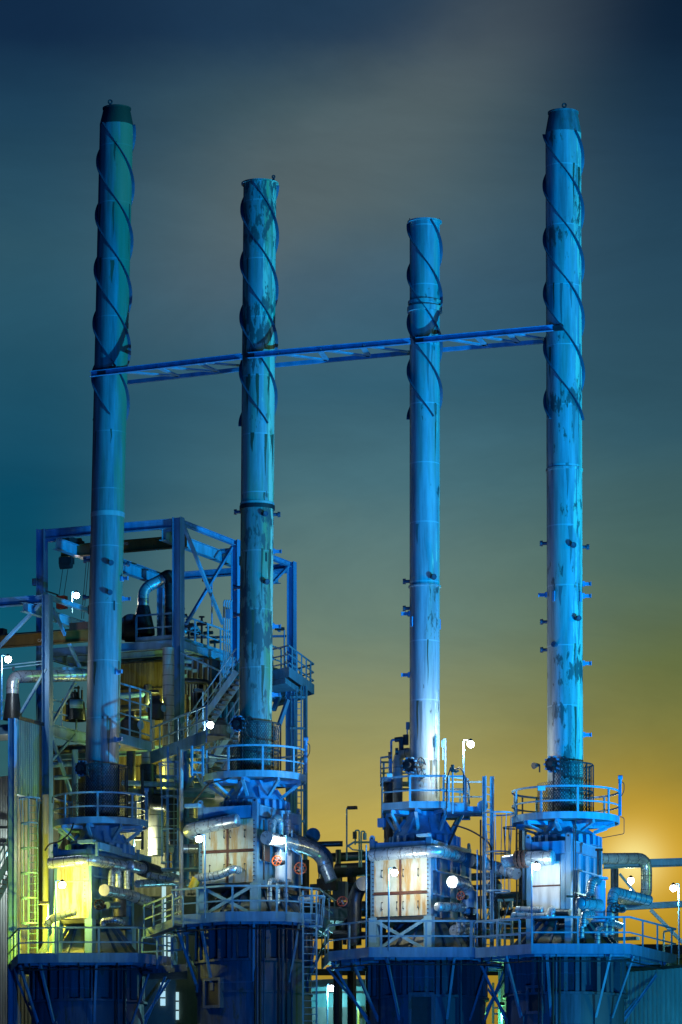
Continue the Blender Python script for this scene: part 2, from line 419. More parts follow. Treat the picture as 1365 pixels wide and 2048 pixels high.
# ================================================================ SKY, GROUND, CAMERA
def build_world():
    w = bpy.data.worlds.new("World"); scene.world = w; w.use_nodes = True
    nt = w.node_tree; N, L = nt.nodes, nt.links
    bg = N['Background']
    tc = N.new('ShaderNodeTexCoord'); sx = N.new('ShaderNodeSeparateXYZ'); L.new(tc.outputs['Generated'], sx.inputs[0])
    def math_(op, a, b=None, c=None):
        n = N.new('ShaderNodeMath'); n.operation = op
        for s, v in zip(n.inputs, (a, b, c)):
            if v is None: continue
            if isinstance(v, (int, float)): s.default_value = v
            else: L.new(v, s)
        return n.outputs[0]
    el = math_('ARCSINE', sx.outputs['Z'])                       # radians above the horizon
    az = math_('ARCTAN2', sx.outputs['X'], sx.outputs['Y'])      # radians to the right of north (+Y)
    deg = math_('MULTIPLY', el, 180/PI)
    t = math_('DIVIDE', deg, 30.0)                               # 0 horizon .. 1 at 30 degrees
    wn = N.new('ShaderNodeTexNoise'); wn.inputs['Scale'].default_value = 4.5; wn.inputs['Detail'].default_value = 7; wn.inputs['Roughness'].default_value = .62
    mp = N.new('ShaderNodeMapping'); mp.inputs['Scale'].default_value = (1, 1, 2.2); mp.inputs['Rotation'].default_value = (0, R(-35), 0)
    L.new(tc.outputs['Generated'], mp.inputs['Vector']); L.new(mp.outputs['Vector'], wn.inputs['Vector'])
    tw = math_('MULTIPLY_ADD', math_('SUBTRACT', wn.outputs['Fac'], .5), .06, t)
    def s2l(c): return tuple(((x/255)/12.92 if x/255 <= .04045 else ((x/255+.055)/1.055)**2.4) for x in c)
    def elv(py): return math.degrees(math.atan((HY-py)/F))/30
    def rmp(fac, stops):
        r = N.new('ShaderNodeValToRGB'); e = r.color_ramp.elements; stops = sorted(stops)
        while len(e) < len(stops): e.new(.5)
        for x, (p, c) in zip(e, stops): x.position = p; x.color = (*s2l(c), 1)
        L.new(fac, r.inputs['Fac']); return r.outputs['Color']
    centre = rmp(tw, [(0, (120, 96, 22)), (elv(2048), (150, 122, 40)), (elv(1850), (178, 148, 52)), (elv(1650), (184, 163, 78)), (elv(1450), (148, 149, 100)), (elv(1250), (110, 133, 118)),
                      (elv(1000), (72, 112, 122)), (elv(780), (52, 96, 116)), (elv(560), (62, 96, 116)), (elv(380), (72, 98, 108)), (elv(200), (58, 86, 98)), (elv(40), (32, 60, 86)), (1.0, (6, 20, 44))])
    left = rmp(tw, [(0, (30, 60, 50)), (elv(1900), (60, 90, 80)), (elv(1500), (44, 92, 100)), (elv(1250), (8, 84, 108)), (elv(1000), (6, 72, 98)), (elv(750), (30, 80, 102)), (elv(500), (44, 84, 102)),
                    (elv(250), (30, 66, 90)), (elv(60), (16, 42, 70)), (1.0, (6, 16, 40))])
    right = rmp(tw, [(0, (110, 84, 0)), (elv(1950), (150, 122, 16)), (elv(1750), (170, 136, 42)), (elv(1560), (132, 122, 54)), (elv(1350), (98, 110, 66)), (elv(1150), (72, 100, 90)), (elv(900), (48, 86, 100)),
                     (elv(600), (40, 76, 96)), (elv(300), (26, 56, 80)), (elv(60), (12, 34, 56)), (1.0, (6, 14, 34))])
    far = rmp(t, [(0, (4, 22, 66)), (.3, (3, 20, 70)), (1, (2, 12, 50))])      # the rest of the dome: night blue
    hz = R(4.76)                                                 # half the field of view
    def smooth(x, a, b):
        n = N.new('ShaderNodeMapRange'); n.interpolation_type = 'SMOOTHSTEP'; L.new(x, n.inputs[0])
        n.inputs[1].default_value = a; n.inputs[2].default_value = b; n.inputs[3].default_value = 0; n.inputs[4].default_value = 1
        return n.outputs[0]
    c = mix(N, L, smooth(az, -hz*.95, -hz*.05), left, centre)
    c = mix(N, L, smooth(az, hz*.1, hz*1.05), c, right)
    # long soft cloud streak running up to the right
    u = math_('MULTIPLY', az, F/1000); v_ = math_('MULTIPLY', el, F/1000)        # roughly thousands of photo pixels
    d = math_('SUBTRACT', v_, math_('MULTIPLY_ADD', u, .62, 2.24))
    d = math_('MULTIPLY_ADD', math_('SUBTRACT', wn.outputs['Fac'], .5), .5, d)
    st = math_('POWER', 2.718, math_('MULTIPLY', math_('MULTIPLY', d, d), -26.0))
    c = mix(N, L, math_('MULTIPLY', math_('MULTIPLY', st, math_('MULTIPLY', smooth(az, -hz*.85, -hz*.1), math_('SUBTRACT', 1.0, smooth(az, hz*.25, hz*1.0)))), .5), c, s2l((98, 108, 108)))
    # faint wispy structure in the cloud sheet
    w2 = N.new('ShaderNodeTexNoise'); w2.inputs['Scale'].default_value = 9; w2.inputs['Detail'].default_value = 9; w2.inputs['Roughness'].default_value = .66; w2.inputs['Distortion'].default_value = .6
    mp2 = N.new('ShaderNodeMapping'); mp2.inputs['Rotation'].default_value = (0, R(38), 0); mp2.inputs['Scale'].default_value = (1.0, 1, 3.0); mp2.vector_type = 'TEXTURE' if False else 'POINT'
    L.new(tc.outputs['Generated'], mp2.inputs['Vector']); L.new(mp2.outputs['Vector'], w2.inputs['Vector'])
    hs = N.new('ShaderNodeHueSaturation'); L.new(c, hs.inputs['Color'])
    L.new(math_('MULTIPLY_ADD', math_('SUBTRACT', w2.outputs['Fac'], .5), .55, 1.0), hs.inputs['Value'])
    c = hs.outputs['Color']
    # sodium glow of the works low on the right
    du = math_('SUBTRACT', u, .585); dv = math_('SUBTRACT', v_, .86)
    g = math_('POWER', 2.718, math_('MULTIPLY', math_('ADD', math_('MULTIPLY', du, du), math_('MULTIPLY', math_('MULTIPLY', dv, dv), 1.6)), -32.0))
    c = mix(N, L, math_('MULTIPLY', g, .75), c, s2l((232, 180, 50)))
    g2 = math_('POWER', 2.718, math_('MULTIPLY', math_('ADD', math_('MULTIPLY', du, du), math_('MULTIPLY', dv, dv)), -330.0))
    c = mix(N, L, math_('MULTIPLY', g2, .9), c, s2l((255, 236, 150)))
    # away from the view the dome is plain night sky
    aa = math_('ABSOLUTE', az)
    c = mix(N, L, smooth(aa, .12, .6), c, far)
    sky = N.new('ShaderNodeTexSky'); sky.sky_type = 'NISHITA'; sky.sun_disc = False
    sky.sun_elevation = R(-2); sky.sun_rotation = R(70)
    L.new(c, bg.inputs['Color']); bg.inputs['Strength'].default_value = 1
    b2 = N.new('ShaderNodeBackground'); L.new(sky.outputs['Color'], b2.inputs['Color']); b2.inputs['Strength'].default_value = .004
    ad = N.new('ShaderNodeAddShader'); L.new(bg.outputs[0], ad.inputs[0]); L.new(b2.outputs[0], ad.inputs[1])
    L.new(ad.outputs[0], N['World Output'].inputs['Surface'])
build_world()

cam = bpy.data.cameras.new('camera'); co = bpy.data.objects.new('camera', cam); COL.objects.link(co)
co.location = (0, 0, ZC); co.rotation_euler = (PI/2, 0, 0)
cam.sensor_fit = 'HORIZONTAL'; cam.sensor_width = 36; cam.lens = F/1365*36
cam.shift_y = (HY-1024)/1365; cam.clip_end = 5000; cam.clip_start = 1
scene.camera = co
scene.view_settings.view_transform = 'Standard'; scene.view_settings.look = 'None'
scene.view_settings.exposure = 0; scene.view_settings.gamma = 1
try:
    scene.cycles.use_denoising = True; scene.cycles.max_bounces = 5; scene.cycles.sample_clamp_indirect = 4
    scene.cycles.use_light_tree = True
except Exception: pass

g = M(); g.add([(-2500,-300,0),(2500,-300,0),(2500,4000,0),(-2500,4000,0)], [(0,1,2,3)])
gr = structure(g.build('ground', 'asphalt')); tag(gr, 'dark asphalt yard under the whole plant', 'ground')

# ---------------------------------------------------------------- implied floodlights and low side light, plus one added fill
def floodlight(label, loc, aim, watts, col, ang=44, blend=.6):
    t = thing('floodlight', label, 'floodlight', V((loc.x, loc.y, 0)), 'floodlights in the yard')
    d = (aim - loc).normalized(); s = d.cross(Zu).normalized(); u = s.cross(d)
    M().tube([V((loc.x, loc.y, 0)), loc - d*.3], .06, 8).build('post', 'dark', t)
    M().extrude([(-.3,-.22),(.3,-.22),(.3,.22),(-.3,.22)], loc - d*.28, loc, u).build('housing', 'dark', t)
    M().extrude([(-.27,-.19),(.27,-.19),(.27,.19),(-.27,.19)], loc + d*.003, loc + d*.01, u).build('lens', 'flood', t)
    L = bpy.data.lights.new('flood_light', 'SPOT'); L.energy = watts; L.color = col; L.spot_size = R(ang); L.spot_blend = blend; L.shadow_soft_size = .5
    lo = bpy.data.objects.new('flood_light', L); COL.objects.link(lo); lo.parent = t
    lo.location = loc + d*.2 - V((loc.x, loc.y, 0))
    lo.rotation_euler = d.to_track_quat('-Z', 'Y').to_euler()
    return t
floodlight('cyan floodlight on a short post in the yard, right of the plant', V((50, 123, 1.5)), V((-3.5, 167, 43)), 370000, (.0, .43, 1.0), 38, .55)
floodlight('deep blue floodlight on a short post in the yard, before the plant', V((21, 112, 1.5)), V((-1, 167, 41)), 46000, (.0, .22, .98), 42, .55)
floodlight('added wide weak blue fill floodlight, unseen, on a short post far forward in the yard', V((6, 92, 1.5)), V((0, 168, 20)), 52000, (.0, .25, .95), 50, .5)  # unseen fill, added to lift the lower plant out of black
# the last of the dusk: a weak yellow-green light from low on the right
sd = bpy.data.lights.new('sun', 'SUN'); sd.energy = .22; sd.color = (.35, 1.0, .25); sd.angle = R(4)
so = bpy.data.objects.new('sun', sd); COL.objects.link(so)
so.rotation_euler = V((-1, .5, -.05)).to_track_quat('-Z', 'Y').to_euler()

# ================================================================ STACKS
ST = [dict(Y=172.0, R=.70, c=((232, 300), (207, 1400)), top=216, mat='s1', cone=252, topr=.55, zl=319, per=108, s0=252, s1=836),
      dict(Y=168.8, R=.68, c=((520, 400), (511.5, 1400)), top=366, mat='s2', cone=None, topr=.68, zl=417, per=108, s0=370, s1=852),
      dict(Y=166.1, R=.61, c=((850, 450), (850, 1400)), top=443, mat='s3', cone=None, topr=.61, zl=454, per=96, s0=446, s1=838),
      dict(Y=164.0, R=.715, c=((1127.5, 300), (1131, 1400)), top=224, mat='s4', cone=268, topr=.57, zl=373, per=108, s0=270, s1=842)]
for s in ST:
    (xa, ya), (xb, yb) = s['c']; Y = s['Y']
    za, zb = zat(ya, Y), zat(yb, Y); Xa, Xb = (xa-CX)*Y/F, (xb-CX)*Y/F
    k = (Xa-Xb)/(za-zb)
    s['ctr'] = (lambda z, Xb=Xb, zb=zb, k=k, Y=Y: V((Xb+(z-zb)*k, Y, z)))
    s['z'] = (lambda py, Y=Y: zat(py, Y))
    s['axis'] = V((k, 0, 1)).normalized()
STN = ['the left cone-topped stack', 'the blotchy flat-topped stack', 'the shortest stack', 'the flaking right-hand stack']
SLAB = ['tall greenish stack with dark tapered top, in front of the crane frame',
        'flat-topped blotchy stack with a black ring at mid height',
        'shortest and smoothest blue stack with a double ring collar',
        'tall bright blue stack with flaking paint and sooty tapered top']

def on_stack(s, px, py, out=0.0):
    """point and outward normal on the near half of a stack at pixel px, py (px beyond the edge gives the edge)"""
    z = s['z'](py); c = s['ctr'](z); dx = (px-CX)*s['Y']/F - c.x; r = s['R']
    nx = max(-1, min(1, dx/r)); n = V((nx, -math.sqrt(max(0, 1-nx*nx)), 0))
    return c + n*(r+out), n

def nozzle(t, s, px, py, l=.16, r=.095, mat='strake'):
    p, n = on_stack(s, px, py)
    m = M().tube([p - n*.05, p + n*l], r*.7, 12); m.tube([p + n*l, p + n*(l+.045)], r*1.25, 12); m.tube([p + n*(l+.049), p + n*(l+.09)], r*1.18, 12)
    q = p + n*(l+.09)
    sd = n.cross(Zu).normalized()
    for k in range(8):
        a = k*PI/4; c = q + (sd*math.cos(a) + Zu*math.sin(a))*r*.95
        m.tube([c, c + n*.03], .016, 5)
    m.build('nozzle', mat, t)
def clip(t, s, px, py, mat='blue'):
    p, n = on_stack(s, px, py); sd = n.cross(Zu).normalized()
    m = M().box(p + n*.03, .22, .10, .20, sd, n); m.box(p + n*.20 + sd*0, .03, .26, .14, sd, n); m.box(p + n*.33 + sd*.03, .10, .03, .16, sd, n)
    m.build('bracket', mat, t)
def plate(t, s, px, py, w, h, mat='dark'):
    p, n = on_stack(s, px, py); sd = n.cross(Zu).normalized()
    M().box(p + n*.015, w, .05, h, sd, n).build('name_plate', mat, t)
def ring(t, s, py, h, out, mat, name='seam_ring'):
    z = s['z'](py); r = s['R']
    M().lathe([(z-h/2, r-.02), (z-h/2, r+out), (z+h/2, r+out), (z+h/2, r-.02)], None, 48, s['ctr']).build(name, mat, t)

def build_stack(i):
    s = ST[i]; r = s['R']; z = s['z']; zt = z(s['top']); zb = z([1668, 1572, 1640, 1655][i])
    t = thing('chimney_stack', SLAB[i], 'chimney', s['ctr'](zb), 'the four chimney stacks')
    zc = z(s['cone']) if s['cone'] else zt
    zs = [zb + (zc-zb)*k/24 for k in range(25)]
    if i == 1:
        zm_ = z(1016); M().lathe([(zb + (zm_-zb)*k/12, r) for k in range(13)], None, 64, s['ctr']).build('shell', 's2b', t); zs = [zm_ + (zc-zm_)*k/12 for k in range(13)]
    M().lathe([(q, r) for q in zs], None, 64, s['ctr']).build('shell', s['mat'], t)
    tr = s['topr']
    if s['cone']:
        M().lathe([(zc, r+.003), (zc+.06, r+.003), (zt, tr), (zt, tr-.03), (zc, r-.05)], None, 64, s['ctr']).build('top_cone', 'soot' if i == 0 else 'soot4', t)
    fo = .05 if s['cone'] else .09
    fl = [(zt-.06, tr), (zt-.06, tr+fo), (zt, tr+fo), (zt, tr-.04), (zt-.5, tr-.04)]
    M().lathe(fl, None, 64, s['ctr']).build('rim_flange', 'soot' if i == 0 else 'soot4' if i == 3 else s['mat'], t)
    lugs = [[(222, 0)], [(548, 0)], [(820, 1), (879, 1)], [(1128, 0)]][i]
    for px, small in lugs:
        c = s['ctr'](zt); x = (px-CX)*s['Y']/F
        if small: M().tube([V((x, s['Y'], zt-.05)), V((x, s['Y'], zt+.14))], .018, 6).build('lifting_lug', 'dark', t)
        else:
            rr = .075 if i != 1 else .05; yy = s['Y'] - tr*.96
            a = [V((x + rr*math.cos(q), yy, zt + .04 + rr + rr*math.sin(q))) for q in [k*2*PI/14 for k in range(15)]]
            M().tube(a, .032, 8, caps=False).bar(V((x, yy, zt-.05)), V((x, yy, zt+.05)), .09, .04).build('lifting_lug', 'dark', t)
    # three helical strakes
    pitch = s['per']*3*s['Y']/F; zl = z(s['zl']); z0, z1 = z(s['s1']), z(s['s0']); wd = .128
    for k in range(3):
        ph0 = PI + (z0 - zl)/pitch*2*PI + k*2*PI/3; n = int((z1-z0)/pitch*44); vs = []; fs = []
        for j in range(n+1):
            zz = z0 + (z1-z0)*j/n; a = ph0 + (zz-z0)/pitch*2*PI; c = s['ctr'](zz)
            d = V((math.cos(a), -math.sin(a), 0))
            for rr, dz in ((r-.01, -.022), (r+wd, -.022), (r+wd, .022), (r-.01, .022)): vs.append(c + d*rr + Zu*dz)
        for j in range(n): fs += [(j*4+q, j*4+4+q, j*4+4+(q+1) % 4, j*4+(q+1) % 4) for q in range(4)]
        fs += [(3,2,1,0), (n*4, n*4+1, n*4+2, n*4+3)]
        M().add(vs, fs).build('helical_strake', 'strake', t)
    # stains that have run down from plate joints and fittings: thin tapered skins on the shell
    rnd = random.Random(40 + i)
    for k in range((12, 24, 10, 22)[i]):
        a0 = R(rnd.uniform(-150, -20)); zz = zb + 2.4*round(rnd.uniform(1, (zt-zb)/2.4 - 1)) - (zb % 2.4)*0 + rnd.uniform(-.1, .1)
        ln = rnd.uniform(.5, 2.2); w0 = rnd.uniform(.03, .09)/r; vs = []; fs = []; rr = r + .003
        for j in range(7):
            q = j/6; z_ = zz - ln*q; w_ = w0*(1-q)**.7 + .004; cc = s['ctr'](z_); dr = .02*math.sin(q*7 + k)
            for sg in (-1, 0, 1): vs.append(cc + V((math.cos(a0 + dr + sg*w_), math.sin(a0 + dr + sg*w_), 0))*rr)
        for j in range(6): fs += [(j*3+m_, j*3+m_+1, j*3+m_+4, j*3+m_+3) for m_ in (0, 1)]
        M().add(vs, fs, True).build('run_stain', 'run_dark' if (i < 2 or k % 3 == 0) else 'run_pale', t)
    if i == 0:
        ring(t, s, 1031, .20, .012, 'clad')
        for a in ((222,1133),(220,1192),(172,1121),(170,1195),(252,1128)): nozzle(t, s, *a)
        for a in ((243,1160),(246,1198),(234,1348),(233,1482)): clip(t, s, *a)
        plate(t, s, 171, 1220, .14, .36); plate(t, s, 230, 1216, .05, .40); plate(t, s, 208, 1440, .06, .10)
    if i == 1:
        ring(t, s, 1016, .16, .05, 'black', 'black_ring'); ring(t, s, 1009, .10, .03, 'clad')
        for a in ((528,1035),(530,1170),(474,1024),(473,1175),(470,1230),(557,1029)): nozzle(t, s, *a)
        for a in ((550,1103),(550,1253),(548,1390)): clip(t, s, *a)
        plate(t, s, 533, 1119, .05, .36); plate(t, s, 477, 1122, .10, .36)
    if i == 2:
        ring(t, s, 606, .12, .07, s['mat'], 'collar'); ring(t, s, 620, .20, .10, s['mat'], 'collar'); ring(t, s, 1174, .07, .05, s['mat'], 'collar')
        for a in ((814,1163),(809,1217),(863,1160)): nozzle(t, s, *a)
        for a in ((815,1350),(820,1228)): clip(t, s, *a)
        plate(t, s, 824, 1246, .16, .40, 'blue'); plate(t, s, 884, 1249, .12, .40, 'blue')
    if i == 3:
        ring(t, s, 941, .10, .03, s['mat'], 'collar')
        for a in ((1088,1087),(1090,1244),(1084,1300),(1142,1098),(1150,1243),(1112,1295),(1170,1094)): nozzle(t, s, *a)
        for a in ((1168,1168),(1168,1192),(1168,1327),(1168,1470),(1094,1190)): clip(t, s, *a)
        plate(t, s, 1107, 1197, .12, .40, 'blue'); plate(t, s, 1160, 1197, .12, .40, 'blue')
        # chain hooks inside the guard rails
    return t
for i in range(4): build_stack(i)

# horizontal tie trusses that straddle the stacks
zt_ = zat(668, 163.3) - .0
TR = []
for j in range(3):
    a, b = ST[j], ST[j+1]; zt_ = 40.22
    ca, cb = a['ctr'](zt_), b['ctr'](zt_); d = (cb-ca); d.z = 0; d.normalize(); nrm = V((-d.y, d.x, 0))      # nrm: away from the viewer
    lab = ['blue tie truss from the left cone-topped stack to the blotchy stack', 'blue tie truss between the blotchy stack and the shortest stack', 'blue tie truss from the shortest stack to the flaking right-hand stack'][j]
    t = thing('tie_truss', lab, 'truss', ca - nrm*.9, 'tie trusses between the stacks')
    f0 = ca - nrm*(a['R']+.14) + d*(-.5 if j == 0 else -.12); f1 = cb - nrm*(b['R']+.14) + d*(-.36 if j < 2 else -.18)
    r0 = ca + nrm*(a['R']+.55) + d*(.1); r1 = cb + nrm*(b['R']+.55) - d*.1
    M().extrude([(-.08,-.115),(.08,-.115),(.08,-.10),(-.06,-.10),(-.06,.10),(.08,.10),(.08,.115),(-.08,.115)], f0, f1, Zu).build('front_chord', 'blue', t)
    M().extrude([(-.07,-.08),(.07,-.08),(.07,.08),(.05,.08),(.05,-.06),(-.05,-.06),(-.05,.08),(-.07,.08)], r0, r1, Zu).build('rear_chord', 'blue', t)
    L_ = (f1-f0).length; ia = a['R']+.55; ib = L_ - b['R'] - .55; n = 5
    for k in range(n):
        u0, u1 = ia + (ib-ia)*k/n, ia + (ib-ia)*(k+1)/n
        if k % 2: p, q = r0 + d*(u0+.3), f0 + d*(u1+.0)
        else: p, q = f0 + d*u0, r0 + d*(u1+.3)
        M().bar(p + nrm*(.1 if k % 2 == 0 else -.1), q + nrm*(-.1 if k % 2 == 0 else .1), .22, .05, Zu).build('diagonal', 'steel', t)
    for c, rr, e in ((ca, a['R'], f0), (cb, b['R'], f1)):
        q = c - nrm*(rr-.02)
        M().box(q - nrm*.06, .42, .10, .22, d, nrm).build('stack_bracket', 'dark', t) if j == 0 or c is cb else None
# ================================================================ FURNACES
HT = [
 dict(n='the left furnace', deck=1914, roof=1697, bot=1838, corner=183, La=1.75, Lb=3.9, hdr=1716, poly=[(-3.5,2.2),(-2.7,-2.8),(-1.0,-3.3),(2.25,-3.3),(3.6,-1.2),(3.6,3.2)], tk=176, cdeck=1640, cR=1.98),
 dict(n='the second furnace', deck=1831, roof=1609, bot=1766, corner=514, La=2.62, Lb=4.3, hdr=1646, poly=[(-3.35,2.6),(-3.35,-1.4),(-1.1,-3.2),(1.3,-3.2),(2.7,-1.9),(3.3,3.0)], tk=509, cdeck=1547, cR=2.1),
 dict(n='the third furnace', deck=1903, roof=1680, bot=1832, corner=862, La=2.62, Lb=4.3, hdr=1708, poly=[(-4.3,2.8),(-4.0,-1.2),(-2.4,-3.3),(1.75,-3.3),(3.3,-2.0),(3.6,3.0)], tk=856, cdeck=1610, cR=2.0),
 dict(n='the right furnace', deck=1896, roof=1680, bot=1828, corner=1142, La=1.86, Lb=3.6, hdr=1712, poly=[(-3.9,3.0),(-3.6,-1.3),(-1.5,-3.3),(2.35,-3.3),(4.6,2.0),(4.2,3.2)], tk=1131, cdeck=1630, cR=2.14),
]
FN = ['left', 'second', 'third', 'right']
for i, h in enumerate(HT):
    s = ST[i]; Y = s['Y']
    h['tc'] = V(((h['tk']-CX)*Y/F, Y, 0))
    h['zd'] = zat(h['deck'], Y-3.3)
    Yc = Y - 2.55
    h['C'] = V(((h['corner']-CX)*Yc/F, Yc, 0))
    h['zr'] = zat(h['roof'], Yc); h['zb'] = zat(h['bot'], Yc)
    h['zc'] = zat(h['cdeck'], Y - h['cR']); h['cc'] = s['ctr'](h['zc'])
FLAB = ['dark blue cylindrical furnace under the yellow-lit casing, partly in shadow', 'dark blue cylindrical furnace with a square hatch and conduits on its wall',
        'dark blue cylindrical furnace with a tall door frame, beside the blue star lamp', 'dark blue cylindrical furnace beside the ribbed shed']
PLAB = ['octagonal walkway deck round the left furnace, in deep shadow', 'octagonal walkway deck with ladder cage round the second furnace', 'wide octagonal walkway deck with a cross brace behind its rails, third furnace',
        'octagonal walkway deck round the right furnace with sloping rail at its end']

def build_furnace(i):
    h = HT[i]; c = h['tc']; zd = h['zd']; Rr = 2.36
    t = thing('furnace', FLAB[i], 'furnace', V((c.x, c.y, 0)), 'the cylindrical furnaces')
    zt = zd - 1.75
    M().lathe([(0, Rr), (zt*.5, Rr), (zt, Rr)], c, 72).build('shell', 'tank', t)
    M().lathe([(zt, Rr), (zt, Rr+.14), (zt+.10, Rr+.14), (zt+.10, Rr-.3)], c, 72).build('top_flange', 'tank', t)
    M().lathe([(zt-1.28, Rr-.01), (zt-1.28, Rr+.06), (zt-1.20, Rr+.06), (zt-1.20, Rr-.01)], c, 72).build('stiffening_ring', 'tank', t)
    M().lathe([(zt+.1, Rr-.32), (zd-.2, Rr-.32)], c, 60).build('upper_drum', 'tank', t)
    for k in range(16):
        a = R(-170 + 160*k/15 + (3 if k % 3 else -2)); d = V((math.cos(a), math.sin(a), 0)); q = c + d*(Rr-.05)
        M().box(V((q.x, q.y, (zt+.1+zd-.22)/2)), .16, .30, zd-.22-zt-.1, d.cross(Zu), d).build('rib_plate', 'tank', t)
    # roof cone below the casing
    zb = h['zb']
    M().lathe([(zd-.05, 2.15), (zd+.25, 2.1), (zb-.15, 1.15), (zb+.1, 1.1)], c + (h['C'] - h['C']), 48).build('roof_cone', 'cone', t)
    for k in range(9):
        a = R(-165 + 150*k/8); d = V((math.cos(a), math.sin(a), 0))
        M().bar(c + d*2.16 + Zu*(zd+.27), c + d*1.22 + Zu*(zb-.14), .06, .16, d).build('cone_rib', 'tank', t)
    return t
def hatch(t, c, a, z, w, hgt, Rr=2.36):
    d = V((math.cos(R(a)), math.sin(R(a)), 0)); s_ = d.cross(Zu)
    q = c + d*(Rr+.02); 
    m = M()
    for sx_ in (-1, 1): m.box(V((q.x, q.y, z)) + s_*(sx_*(w/2+.06)), .12, .26, hgt + .24, s_, d)
    for sz in (-1, 1): m.box(V((q.x, q.y, z + sz*(hgt/2+.06))), w-.002, .26, .12, s_, d)
    f = m.build('hatch_frame', 'tank', t)
    M().box(V((q.x, q.y, z)) + d*.02, w-.01, .08, hgt-.01, s_, d).build('hatch_door', 'dark', t)
fur = [build_furnace(i) for i in range(4)]
hatch(fur[1], HT[1]['tc'], -133, zat(1985, 166.5), .75, 1.0)
hatch(fur[2], HT[2]['tc'], -97, zat(2050, 164), .8, 2.3)
hatch(fur[3], HT[3]['tc'], -122, zat(2000, 162), .55, .9)
# conduits clipped to the furnace shells
cond = [(1, (-88, -86, -83.5, -80, -66, -62, -58, -52)), (2, (-140, -60)), (3, (-117, -114, -104, -101, -98)), (0, (-60, -57, -50))]
for i, angs in cond:
    h = HT[i]; zt = h['zd'] - .25
    for k, a in enumerate(angs):
        d = V((math.cos(R(a)), math.sin(R(a)), 0)); q = h['tc'] + d*(2.36+.20)
        m = M().tube([q + Zu*2, q + Zu*zt], .035 + .012*(k % 3), 8); o = m.build('conduit', 'tank' if k % 2 else 'dark', fur[i])

def build_deck(i):
    h = HT[i]; c = h['tc']; zd = h['zd']; poly = [V((c.x+x, c.y+y, zd)) for x, y in h['poly']]
    t = thing('walkway_platform', PLAB[i], 'platform', V((c.x, c.y, zd)), 'walkway decks round the furnaces')
    M().prism([p + (V((c.x, c.y, zd))-p)*.008 for p in poly], zd-.07, zd).build('deck', 'grate', t)
    railing(t, poly, 1.2, 1.75, False, 'steel', (.5,), (-.24, .16), 'blue')
    # ring beam under the deck and knee braces down to the shell
    M().strip([p + (V((c.x, c.y, zd))-p)*.10 for p in poly], -.32, -.075, .10, True).build('ring_beam', 'blue', t)
    tot = list(zip(poly[:-1], poly[1:]))
    for a, b in tot:
        for k in ((.16, .84) if (b-a).length > 3.4 else (.5,)):
            e = a.lerp(b, k); d = V((e.x-c.x, e.y-c.y, 0)).normalized()
            e2 = e - d*.12 - Zu*.25; q = c + d*2.42; q = V((q.x, q.y, zd - 2.75))
            M().angle(e2, q, .10, .025, up=d.cross(Zu)).build('knee_brace', 'blue', t)
            M().bar(e2 - d*.15, V((q.x, q.y, e2.z)) , .1, .14, Zu).build('bracket_arm', 'blue', t)
            M().box(V((q.x, q.y, q.z)) - d*0.01, .2, .1, .34, d.cross(Zu), d).build('shoe', 'tank', t)
    # tray of conduit slung under the front edge
    M().tube([p + (V((c.x, c.y, zd))-p)*.02 - Zu*.52 for p in poly[1:-1]], .03, 6).build('conduit', 'dark', t)
    for a, b in tot[1:-1]:
        for k in (.25, .75):
            e = a.lerp(b, k); e = e + (V((c.x, c.y, zd))-e)*.02
            M().bar(e - Zu*.53, e - Zu*.06, .05, .03, A).build('hanger', 'dark', t)
    return t
decks = [build_deck(i) for i in range(4)]

